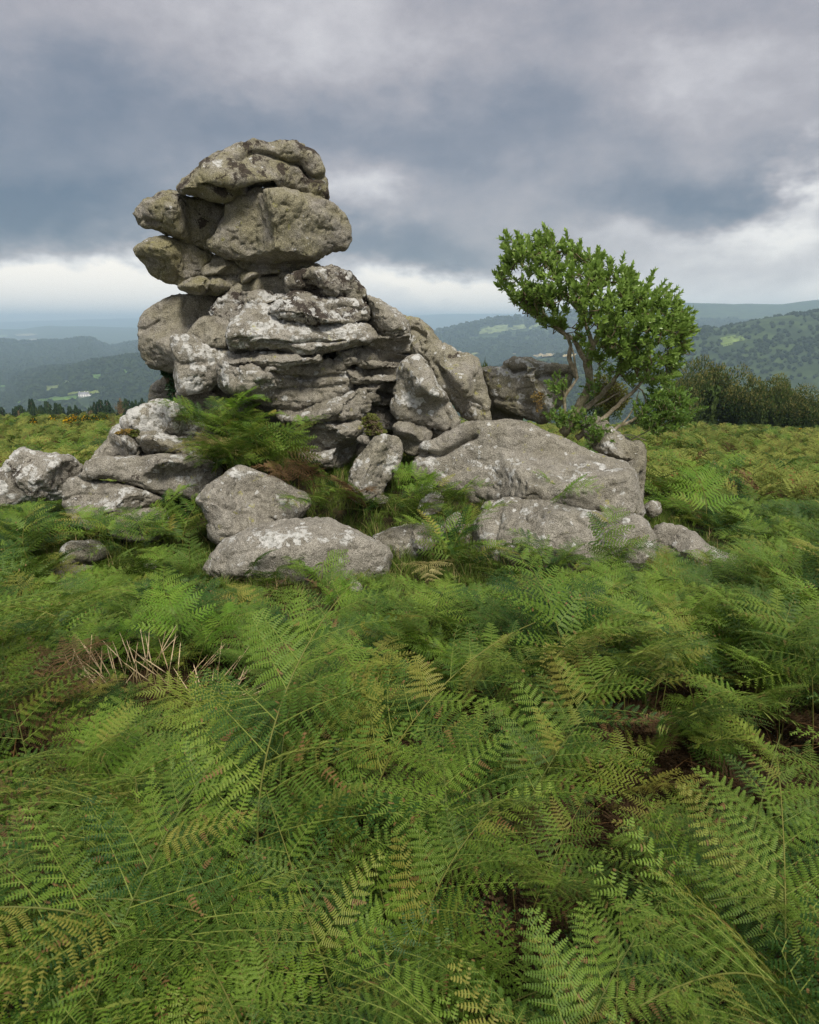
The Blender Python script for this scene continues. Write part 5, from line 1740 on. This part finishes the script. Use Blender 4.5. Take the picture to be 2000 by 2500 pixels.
def leaf_patch(name, label, cat, poly, Y, n, size, mat, rg, depth=0.1, up=0.5):
    poly = np.array(poly)
    base = P(*poly.mean(0), Y)
    T = empty(name, tuple(base))
    tag(T, label, cat)
    b, tw = MB(), MB()
    lo, hi = poly.min(0), poly.max(0)
    c = 0
    prev = None
    while c < n:
        p = rg.uniform(lo, hi)
        if not in_poly(p[None], poly)[0]:
            continue
        q = Vector(P(p[0], p[1], Y - rg.uniform(0, depth)) - base)
        for j in range(3):
            d = Vector((rg.normal(), rg.normal() - 0.5, rg.normal() * 0.5 + up)).normalized()
            holly_leaf(b, q, d, Vector((0, -1, 0.4)), size * rg.uniform(0.7, 1.2), rg)
        if prev is not None and (prev - q).length < 0.25:
            tw.tube([prev, q], [0.004, 0.003], 3, False)
        prev = q
        c += 1
    b.obj("leaves", mat, T, False)['kind'] = 'stuff'
    tw.obj("stems", M_TWIG, T)['kind'] = 'stuff'
    return T


_rg = np.random.default_rng(3)
leaf_patch("ivy", "dark green ivy hanging under the huge round boulder", "ivy", Z6([(1365, 635), (1490, 650), (1495, 780), (1525, 860), (1522, 935), (1490, 930), (1440, 860), (1415, 780), (1430, 690), (1370, 665)]), 8.05, 420, 0.045, M_IVY, _rg, 0.12, -0.2)
leaf_patch("bilberry_shrub", "small olive shrub on a ledge at the foot of the outcrop", "shrub", Z2((1085, 730), (1110, 710), (1150, 720), (1170, 770), (1195, 800), (1150, 815), (1100, 810), (1085, 780)), 6.95, 240, 0.028, M_SHRUB, _rg, 0.2, 0.8)
leaf_patch("moss_cushion", "orange-brown moss cushion on the shoulder of the sloping rock", "moss", Z3((605, 345), (640, 325), (690, 320), (700, 335), (660, 350)), 6.62, 130, 0.020, M_MOSS, _rg, 0.08, 1.0)
leaf_patch("grass_cushion", "green grassy cushion beside the orange moss", "grass tuft", Z3((670, 350), (690, 332), (730, 325), (735, 355), (700, 365)), 6.62, 130, 0.025, M_SHRUB, _rg, 0.08, 1.0)
leaf_patch("bilberry_shrub", "brown-green shrub growing behind the tree stems", "shrub", Z5((850, 1090), (950, 1080), (1080, 1150), (1120, 1250), (1060, 1330), (950, 1340), (880, 1290)), 8.9, 500, 0.035, M_SHRUB, _rg, 0.5, 0.8)
leaf_patch("moss_cushion", "dark moss hanging over the face of the squat boulder", "moss", Z5((410, 1260), (440, 1200), (480, 1190), (520, 1230), (500, 1260), (530, 1290), (490, 1330), (460, 1340), (470, 1280)), 7.22, 60, 0.020, M_MOSS, _rg, 0.05, 0.3)


def grass_tuft(seed, n=26, h=0.20, dry=0.12):
    rg = np.random.default_rng(seed)
    b = MB()
    for i in range(n):
        a = rg.uniform(0, 6.28)
        r = rg.uniform(0, 0.05)
        base = Vector((r * math.cos(a), r * math.sin(a), 0))
        a2 = rg.uniform(0, 6.28)
        out = Vector((math.cos(a2), math.sin(a2), 0))
        hh = h * rg.uniform(0.5, 1.15)
        lean = rg.uniform(0.1, 0.9)
        s = Vector((-out.y, out.x, 0)) * rg.uniform(0.0014, 0.0026)
        pts = [base + out * hh * lean * t * t + Vector((0, 0, hh * t * (1 - 0.3 * lean * t))) for t in (0, 0.4, 0.75, 1.0)]
        wear = 1.0 if rg.random() < dry else 0.0
        b.add([pts[0] - s, pts[0] + s, pts[1] + s, pts[1] - s, pts[2] + s * 0.7, pts[2] - s * 0.7, pts[3]], [(0, 1, 2, 3), (3, 2, 4, 5), (5, 4, 6)], wear)
    return b


def build_grass():
    src = [grass_tuft(s, h=h, dry=d).mesh(f"tuft_{s}", M_GRASS, False, 'wear') for s, h, d in ((1, 0.13, 0.05), (2, 0.18, 0.10), (3, 0.10, 0.04), (4, 0.22, 0.25))]
    rg = np.random.default_rng(8)
    n = 7000
    y = rg.uniform(3.6, 8.6, n)
    x = rg.uniform(-3.6, 3.0, n)
    z = moor_z(x, y)
    px = project(np.stack([x, y, z], 1))
    keep = (y > 5.0) | (np.exp(-((px[:, 0] - 800) / 420) ** 2) > rg.random(n) * 0.9)
    x, y, z = x[keep], y[keep], z[keep]
    m = len(x)
    sc = rg.uniform(0.5, 1.1, m) * np.where(y < 5.2, 0.8, 1.0)
    scatter("moor_grass", "short green grass between and in front of the rocks", src, np.stack([x, y, z - 0.01], 1),
            np.stack([rg.normal(0, 0.15, m), rg.normal(0, 0.15, m), rg.uniform(0, 6.28, m)], 1), sc, rg.integers(0, 4, m))


build_grass()


def build_dry_grass():
    rg = np.random.default_rng(14)
    spots = [(270, 1690, 3.05, 22, 0.75, -0.25, "tuft of dry tan grass heads left of the lime-green fronds"), (330, 1640, 3.10, 14, 0.82, -0.02, "tallest tuft of dry tan grass heads"),
             (200, 1690, 3.0, 14, 0.62, -0.5, "dry tan grass heads bending far to the left"), (450, 1670, 3.1, 11, 0.72, 0.05, "upright dry grass heads behind the lime-green fronds"),
             (520, 1720, 2.95, 20, 0.72, 0.45, "dry tan grass heads leaning right at the thicket's middle"), (520, 1690, 3.0, 4, 0.85, 0.15, "pair of taller dry stalks right of the lime-green fronds"),
             (150, 1720, 2.9, 4, 0.58, -0.6, "few dry stalks at the left of the grass heads")]
    for px, py, Y, n, h, lean, lab in spots:
        base = P(px, py, Y)
        g0 = moor_z(np.array([base[0]]), np.array([Y]))[0]
        top = base[2] + 0.10
        T = empty("dry_grass_tuft", (base[0], Y, g0))
        tag(T, lab, "dry grass")
        for i in range(n):
            hh = (top - g0) * rg.uniform(0.88, 1.12)
            ln = lean * 0.35 + rg.normal() * 0.10
            dx = (ln + rg.normal() * 0.04)
            dy = rg.normal() * 0.08
            b0 = Vector((rg.normal() * 0.05, rg.normal() * 0.05, 0))
            pts = [b0 + Vector((dx * t * t, dy * t * t, hh * t)) for t in np.linspace(0, 1, 7)]
            st = MB()
            st.tube(pts[:6], [0.0016] * 6, 4, False)
            o = st.obj("stalk", M_DRY_STEM, T)
            hd = MB()
            d = (pts[6] - pts[4]).normalized()
            L = rg.uniform(0.12, 0.20)
            c0 = pts[5]
            hd.tube([c0, c0 + d * L * 0.25, c0 + d * L * 0.6, c0 + d * L], [0.0010, 0.0027, 0.0022, 0.0004], 5)
            for q in range(9):
                t = q / 9
                a = rg.uniform(0, 6.28)
                e = d.orthogonal().normalized()
                e = (e * math.cos(a) + d.cross(e) * math.sin(a))
                p0 = c0 + d * L * t
                hd.add([p0, p0 + e * 0.0035 + d * 0.016, p0 + d * 0.030], [(0, 1, 2)])
            hd.obj("seed_head", M_DRY, T)


build_dry_grass()


def stick(name, label, pts, r, mat, cat="stick"):
    b = MB()
    w = [Vector(P(*p)) for p in pts]
    b.tube(w, [r * (1 - 0.6 * i / (len(w) - 1)) for i in range(len(w))], 6)
    tag(b.obj(name, mat), label, cat)


M_DEADWOOD = bark_material("bleached_deadwood", (0.30, 0.27, 0.23), (0.48, 0.45, 0.40), 30)
stick("dead_stick", "thin bleached dead stick lying below the flat pale rock", [(118, 1418, 4.7), (140, 1424, 4.68), (170, 1428, 4.66), (190, 1442, 4.62), (203, 1455, 4.6)], 0.007, M_DEADWOOD)
stick("dead_stick", "short bleached stick upright in the left bracken", [(201, 1545, 3.9), (203, 1530, 3.9), (202, 1518, 3.9)], 0.005, M_DEADWOOD)

# ------------------------------------------------------------------ trees and bushes beyond the rocks
M_BUSH = leaf_material("beech_leaf_dark", (0.034, 0.066, 0.014), (0.100, 0.145, 0.034), 0.7, 0.2, 0.15, (0.185, 0.180, 0.055), patch=0.5)
M_CONIFER = leaf_material("conifer_needles", (0.014, 0.034, 0.014), (0.036, 0.064, 0.022), 0.8, 0.08, 0.1, patch=0.1)
M_BROAD = leaf_material("broadleaf_mid_green", (0.030, 0.055, 0.012), (0.075, 0.105, 0.025), 0.7, 0.15, 0.15, patch=0.3)
M_BARK = bark_material("grey_brown_bark", (0.07, 0.055, 0.04), (0.15, 0.12, 0.09), 6)
M_DEADTREE = bark_material("bare_brown_branches", (0.20, 0.13, 0.07), (0.30, 0.21, 0.13), 6)
M_GORSE = leaf_material("gorse_green", (0.030, 0.055, 0.012), (0.080, 0.110, 0.025), 0.8, 0.1, 0.1, patch=1)
M_FLOWER = leaf_material("gorse_flower", (0.62, 0.36, 0.01), (0.80, 0.52, 0.02), 0.7, 0.2, 0.1)


def bush_crown(seed, n, leaf, tall=1.0, wear=0.25, spiky=0.3):
    """unit crown (radius about 1, base at 0) of leaf sprays on lumpy masses"""
    rg = np.random.default_rng(seed)
    b = MB()
    lumps = []
    for i in range(24):
        d = rg.normal(size=3)
        d /= np.linalg.norm(d)
        d[2] = abs(d[2]) * 0.9
        r = rg.uniform(0.50, 0.74)
        lumps.append((np.array([d[0] * r, d[1] * r, 0.30 * tall + d[2] * r * tall]), rg.uniform(0.30, 0.46)))
    for i in range(n):
        c, r = lumps[rg.integers(0, len(lumps))]
        d = rg.normal(size=3)
        d /= np.linalg.norm(d)
        if d[2] < -0.3:
            d[2] *= -1
        p = c + d * r * rg.uniform(0.75, 1.05)
        if p[2] < 0.02:
            p[2] = rg.uniform(0.02, 0.3)
        g = Vector(d * 0.7 + np.array([0, 0, spiky]) + rg.normal(size=3) * 0.35).normalized()
        o = g.orthogonal().normalized()
        q = g.cross(o)
        a = rg.uniform(0, 6.28)
        s = (o * math.cos(a) + q * math.sin(a))
        L = leaf * rg.uniform(0.7, 1.5)
        w = 1.0 if rg.random() < wear * max(0, d[2]) * 1.3 else 0.0
        p = Vector(p)
        b.add([p - s * L * 0.35, p + g * L * 0.6 - s * L * 0.10, p + g * L, p + s * L * 0.35 + g * L * 0.25], [(0, 3, 2, 1)], w)
    return b


def bush_stems(b, tall, rg, n=5):
    for i in range(n):
        a = rg.uniform(0, 6.28)
        e = Vector((math.cos(a) * 0.5, math.sin(a) * 0.5, 0.75 * tall))
        b.tube([(0.05 * math.cos(a), 0.05 * math.sin(a), -0.08), e * 0.5 + Vector((0, 0, 0.05)), e], [0.05, 0.035, 0.012], 5)


def core_mass(b, tall, seed):
    """dense inner twigs and leaves that stop the light"""
    rg = np.random.default_rng(seed)
    seg = []
    for i in range(7):
        th = math.pi * (i + 0.5) / 7
        for j in range(10):
            ph = 2 * math.pi * j / 10
            r = 0.50 * rg.uniform(0.8, 1.1)
            seg.append((r * math.sin(th) * math.cos(ph), r * math.sin(th) * math.sin(ph), max(0.0, tall * (0.42 + r * 0.85 * math.cos(th)))))
    fs = [(i * 10 + j, (i + 1) * 10 + j, (i + 1) * 10 + (j + 1) % 10, i * 10 + (j + 1) % 10) for i in range(6) for j in range(10)]
    b.add(seg, fs, 0.0)


def make_bush_meshes(seed, n, leaf, mat, tall=1.0, wear=0.25, spiky=0.3):
    b = bush_crown(seed, n, leaf, tall, wear, spiky)
    if n < 5000:
        core_mass(b, tall, seed + 1)
    else:
        rg = np.random.default_rng(seed + 9)
        for i in range(2600):           # shaded inner foliage
            p = Vector(np.clip(rg.normal(size=3), -1.5, 1.2) * 0.30 * np.array([1, 1, 0.9 * tall]) + np.array([0, 0, 0.42 * tall]))
            if p.z < 0.0:
                p.z = rg.uniform(0, 0.5)
            a, c = Vector(rg.normal(size=3)).normalized() * 0.10, Vector(rg.normal(size=3)).normalized() * 0.10
            b.add([p, p + a, p + a + c, p + c], [(0, 1, 2, 3)], 0.0)
    st = MB()
    bush_stems(st, tall, np.random.default_rng(seed + 2))
    return b.mesh("crown", mat, False, 'wear'), st.mesh("trunk", M_BARK)


BUSH = [make_bush_meshes(s, 11000, 0.046, M_BUSH, 1.0, 0.50, 0.15) for s in (1, 2)]
BROAD = [make_bush_meshes(s, 1500, 0.13, M_BROAD, 1.25, 0.0, 0.3) for s in (5, 6)]


def place_bush(name, label, cat, px, top, half, Y, pair, base_py=None, group=None, mat=None):
    x = P(px, top, Y)[0]
    z0 = terrain_z(x, Y)[0]
    ztop = P(px, top, Y)[2]
    rx = half / FPX * Y
    crown, stem = pair
    H = max(v.co.z for v in crown.vertices)
    T = empty(name, (x, Y, z0 - 0.1), random.uniform(0, 6.28))
    T.scale = (rx, rx, (ztop - z0 + 0.1) / H)
    tag(T, label, cat, group)
    c = link("crown", crown, T)
    if mat:
        use_material(c, mat)
    link("trunk", stem, T)
    return T


for i, (px, top, half, Y, lab) in enumerate([
    (1668, 893, 50, 57, "dark bushy tree nearest the holly, left end of the dark clump"), (1733, 862, 78, 60, "tallest dark bushy tree of the clump on the right"),
    (1822, 882, 78, 59, "dark bushy tree second right of the tallest in the clump"), (1893, 907, 68, 58, "olive-tipped bushy tree right of the clump's middle"),
    (1966, 930, 72, 57, "low dark bushy tree at the right edge of the clump"), (2050, 940, 70, 57, "dark bushy tree at the right edge, cut off by the frame")]):
    place_bush("bushy_tree", lab, "tree", px, top, half, Y, BUSH[i % 2])
place_bush("bush", "small olive bush showing above the leaning slab", "bush", 1182, 868, 30, 34, BROAD[0])
place_bush("bush", "olive brown bush behind the tree stems on the moor edge", "bush", 1475, 930, 45, 40, BROAD[1])
place_bush("bush", "low green bush behind the lower holly shoots", "bush", 1580, 1005, 40, 45, BROAD[0])


def conifer(seed):
    """unit-height conifer: trunk and whorls of drooping needle sprays"""
    rg = np.random.default_rng(seed)
    t = MB()
    t.tube([(0, 0, -0.03), (0.01, 0, 0.5), (0, 0, 0.98)], [0.02, 0.012, 0.002], 6)
    b = MB()
    for i in range(34):
        z = 0.10 + 0.90 * (i / 34) ** 0.95
        r = 0.23 * (1 - z) ** 0.8 + 0.012
        for j in range(9):
            a = rg.uniform(0, 6.28)
            rr = r * rg.uniform(0.6, 1.15)
            e = Vector((math.cos(a) * rr, math.sin(a) * rr, z - rr * 0.25 + rg.uniform(-0.01, 0.01)))
            s = Vector((-math.sin(a), math.cos(a), 0)) * rr * rg.uniform(0.18, 0.32)
            o = Vector((0, 0, z + 0.01))
            m = (o + e) / 2 + Vector((0, 0, 0.012))
            b.add([o, m + s, e, m - s], [(0, 1, 2, 3)])
            b.add([o, m + Vector((0, 0, -0.03)), e + Vector((0, 0, -0.025)), m + Vector((0, 0, 0.012))], [(0, 1, 2, 3)])
    return b.mesh("crown", M_CONIFER, False), t.mesh("trunk", M_BARK)


CON = [conifer(s) for s in (1, 2, 3)]


def build_tree_line():
    rg = np.random.default_rng(17)
    k = 0
    marks = [("at the far left of the tree line", 0, 60), ("left of the white farmhouse in the tree line", 60, 175), ("below the white farmhouse in the tree line", 175, 240), ("between the farmhouse and the boulders in the tree line", 240, 420)]
    for px in np.arange(-40, 400, 4.6):
        px = px + rg.uniform(-4, 4)
        Y = rg.uniform(118, 165)
        low = 16 * math.exp(-((px - 206) / 16) ** 2)
        top = 997 + rg.uniform(-18, 8) - 12 * math.exp(-((px - 85) / 30) ** 2) - 14 * math.exp(-((px - 240) / 30) ** 2) - 16 * math.exp(-((px - 305) / 14) ** 2) - 12 * math.exp(-((px - 345) / 24) ** 2) + 10 * math.exp(-((px - 10) / 40) ** 2) + low
        x = P(px, top, Y)[0]
        z0 = terrain_z(x, Y)[0]
        h = P(px, top, Y)[2] - z0
        where = next((m for m, a, b in marks if a <= px < b), marks[0][0] if px < 0 else marks[3][0])
        if rg.random() < 0.24:
            lab = f"rounded broadleaf tree {where}"
            place_bush("broadleaf_tree", lab, "tree", px, top + 8, rg.uniform(14, 24), Y, BROAD[k % 2], group=lab)
        else:
            lab = f"dark green conifer {where}"
            T = empty("conifer_tree", (x, Y, z0 - 0.3), rg.uniform(0, 6.28))
            w = rg.uniform(0.65, 1.35)
            T.scale = (h * w, h * w, h)
            tag(T, lab, "conifer", lab)
            c, t = CON[k % 3]
            link("crown", c, T)
            link("trunk", t, T)
        k += 1
    # bare trees at the edge of the moor
    for px, top, Y, h_px, lab, n in ((292, 972, 66, 62, "bare brown-twigged tree standing before the conifers", 46), (44, 1002, 70, 30, "small grey leafless tree at the left of the moor edge", 26), (355, 985, 75, 40, "thin leafless tree beside the boulders at the moor edge", 24)):
        tip = P(px, top, Y)
        z0 = terrain_z(tip[0], Y)[0]
        H = tip[2] - z0
        T = empty("bare_tree", (tip[0], Y, z0))
        tag(T, lab, "tree")
        tr, br = MB(), MB()
        tr.tube([(0, 0, -0.2), (0.02 * H, 0, 0.3 * H), (0.0, 0, 0.62 * H), (0.03 * H, 0, H)], [0.022 * H, 0.018 * H, 0.011 * H, 0.003 * H], 6)
        for i in range(n):
            t = rg.uniform(0.25, 0.95)
            a = rg.uniform(0, 6.28)
            L = H * 0.42 * (1.1 - t) * rg.uniform(0.5, 1.2)
            d = Vector((math.cos(a) * 0.55, math.sin(a) * 0.55, 1.0)).normalized()
            p = Vector((0, 0, t * H))
            br.tube([p, p + d * L * 0.5, p + d * L + Vector((0, 0, L * 0.1))], [0.008 * H, 0.006 * H, 0.003 * H], 4, False)
            for j in range(3):
                e = (d + Vector(rg.normal(size=3) * 0.5)).normalized()
                q = p + d * L * rg.uniform(0.4, 1)
                br.tube([q, q + e * L * 0.5], [0.005 * H, 0.0025 * H], 3, False)
        tr.obj("trunk", M_DEADTREE, T)
        br.obj("branches", M_DEADTREE, T)


build_tree_line()


def gorse(px, py, Y, half, label, flowers):
    rg = np.random.default_rng(int(px * 3 + py))
    p = P(px, py, Y)
    x = p[0]
    z0 = moor_z(np.array([x]), np.array([Y]))[0]
    r = half / FPX * Y
    h = max(p[2] - z0, 0.5)
    T = empty("gorse_bush", (x, Y, z0 - 0.05))
    tag(T, label, "gorse")
    b, f = MB(), MB()
    for i in range(420):
        a, q = rg.uniform(0, 6.28), math.sqrt(rg.random())
        u = Vector((math.cos(a) * q * r, math.sin(a) * q * r * 0.7, 0))
        zt = h * math.sqrt(max(0.05, 1 - q * q)) * rg.uniform(0.5, 1.05)
        c = u + Vector((0, 0, zt))
        d = Vector((u.x / r * 0.5 + rg.normal() * 0.3, rg.normal() * 0.4, 0.9)).normalized()
        s = d.orthogonal().normalized() * 0.05
        tgt = f if (rg.random() < flowers and zt > h * 0.45 * math.sqrt(max(0.05, 1 - q * q))) else b
        L = 0.16 if tgt is b else 0.09
        tgt.add([c - s, c + s, c + d * L], [(0, 1, 2)])
        s2 = d.cross(s)
        tgt.add([c - s2, c + s2, c + d * L], [(0, 1, 2)])
    for i in range(9):
        a = rg.uniform(0, 6.28)
        b.tube([(0, 0, 0), (math.cos(a) * r * 0.6, math.sin(a) * r * 0.4, h * 0.7)], [0.02, 0.008], 4, False)
    b.obj("spiny_shoots", M_GORSE, T, False)
    if f.v:
        f.obj("flowers", M_FLOWER, T, False)['kind'] = 'stuff'


for px, py, Y, hw, lab, fl in [
    (163, 1020, 42, 14, "gorse bush with the brightest yellow flowers on the left moor", 0.6), (180, 1012, 46, 16, "yellow-flowered gorse bush behind the brightest one", 0.4),
    (208, 1014, 46, 16, "gorse bush with scattered yellow flowers right of the brightest", 0.35), (128, 1014, 46, 14, "gorse bush with few yellow flowers left of the brightest", 0.25),
    (80, 1022, 42, 12, "small flowering gorse bush at the left of the moor", 0.4), (230, 1016, 44, 18, "dull gorse bush near the white-lichened rocks", 0.2), (250, 1008, 48, 16, "dark gorse bush on the moor edge by the rocks", 0.1),
    (15, 1035, 40, 20, "brown-green gorse bush at the left frame edge", 0.05), (105, 1030, 38, 14, "low gorse bush in the left bracken", 0.3),
    (1868, 1041, 45, 16, "flowering gorse bush below the dark clump of trees", 0.5), (1962, 1046, 43, 26, "broad yellow gorse bush at the right of the moor", 0.55), (1950, 1096, 26, 16, "small yellow gorse bush in the right bracken", 0.6),
    (1693, 1038, 42, 14, "brown gorse bush at the foot of the dark clump", 0.03), (1300, 1042, 40, 14, "gorse bush glimpsed between tree stems and boulder", 0.2)]:
    gorse(px, py, Y, hw, lab, fl)


# ------------------------------------------------------------------ the farmhouse in the valley
def plain(name, c, rough=0.8):
    m, g = material(name)
    geo = g.n('ShaderNodeNewGeometry')
    nn = g.noise(geo.outputs['Position'], 0.8, 4, 0.6)
    finish(g, g.mix(nn, tuple(0.85 * v for v in c), tuple(min(1, 1.1 * v) for v in c)), rough)
    return m


def build_house(px, py, wpx, label, rz=0.15):
    p = march(px, py)
    Y = p[1]
    W = wpx / FPX * Y
    T = empty("farmhouse", (p[0], p[1], p[2]), rz)
    tag(T, label, "house")
    D, H, R = W * 0.45, W * 0.30, W * 0.20
    wall, roofm, dark = plain("white_render", (0.78, 0.77, 0.74)), plain("grey_slate", (0.30, 0.30, 0.32)), plain("dark_glass", (0.05, 0.06, 0.07), 0.2)
    b = MB()
    b.box((0, 0, H / 2 - 1), (W, D, H + 2))
    b.add([(-W / 2, -D / 2, H), (-W / 2, D / 2, H), (-W / 2, 0, H + R)], [(0, 1, 2)])
    b.add([(W / 2, -D / 2, H), (W / 2, D / 2, H), (W / 2, 0, H + R)], [(0, 2, 1)])
    b.obj("wall", wall, T, False)
    r = MB()
    for s in (-1, 1):
        e, t = 0.3, 0.25
        pts = [(-W / 2 - e, s * (D / 2 + e), H - 0.1), (W / 2 + e, s * (D / 2 + e), H - 0.1), (W / 2 + e, 0, H + R + 0.1), (-W / 2 - e, 0, H + R + 0.1)]
        up = [(a, c, d + t) for a, c, d in pts]
        r.add(pts + up, [(0, 1, 2, 3), (4, 5, 6, 7), (0, 1, 5, 4), (1, 2, 6, 5), (3, 0, 4, 7), (2, 3, 7, 6)])
    ro = r.obj("roof", roofm, T, False)
    for x in (-W * 0.42, W * 0.1, W * 0.42):
        c = MB()
        c.box((x, 0, H + R + 0.6), (W * 0.06, W * 0.06, 2.0))
        c.obj("chimney", wall, ro, False)
    for x in (-0.36, -0.12, 0.14, 0.36):
        for z in (0.28, 0.72):
            if x == 0.14 and z < 0.5:
                continue
            w = MB()
            w.box((x * W, -D / 2 - 0.02, z * H), (W * 0.07, 0.12, H * 0.24))
            w.obj("window", dark, T, False)
    d = MB()
    d.box((0.14 * W, -D / 2 - 0.02, 0.21 * H), (W * 0.06, 0.12, H * 0.42))
    d.obj("door", dark, T, False)
    g = MB()
    g.box((W * 0.62, -D * 0.1, H * 0.33 - 1), (W * 0.3, D * 0.8, H * 0.66 + 2))
    g.obj("lean_to", wall, T, False)


build_house(206, 970, 23, "white farmhouse among the green fields in the valley")

# ------------------------------------------------------------------ haze
def build_haze():
    b = MB()
    b.box((0, 6300, -22), (20000, 13200, 300))
    m, g = material("haze_air")
    out = g.n('ShaderNodeOutputMaterial')
    v = g.n('ShaderNodeVolumePrincipled')
    v.inputs['Color'].default_value = (0.60, 0.80, 1.0, 1)
    v.inputs['Density'].default_value = 0.00024
    v.inputs['Anisotropy'].default_value = 0.0
    g.link(v.outputs[0], out.inputs['Volume'])
    o = b.obj("haze", m, None, False)
    tag(o, "thin blue haze filling the valley air", kind='stuff')


build_haze()
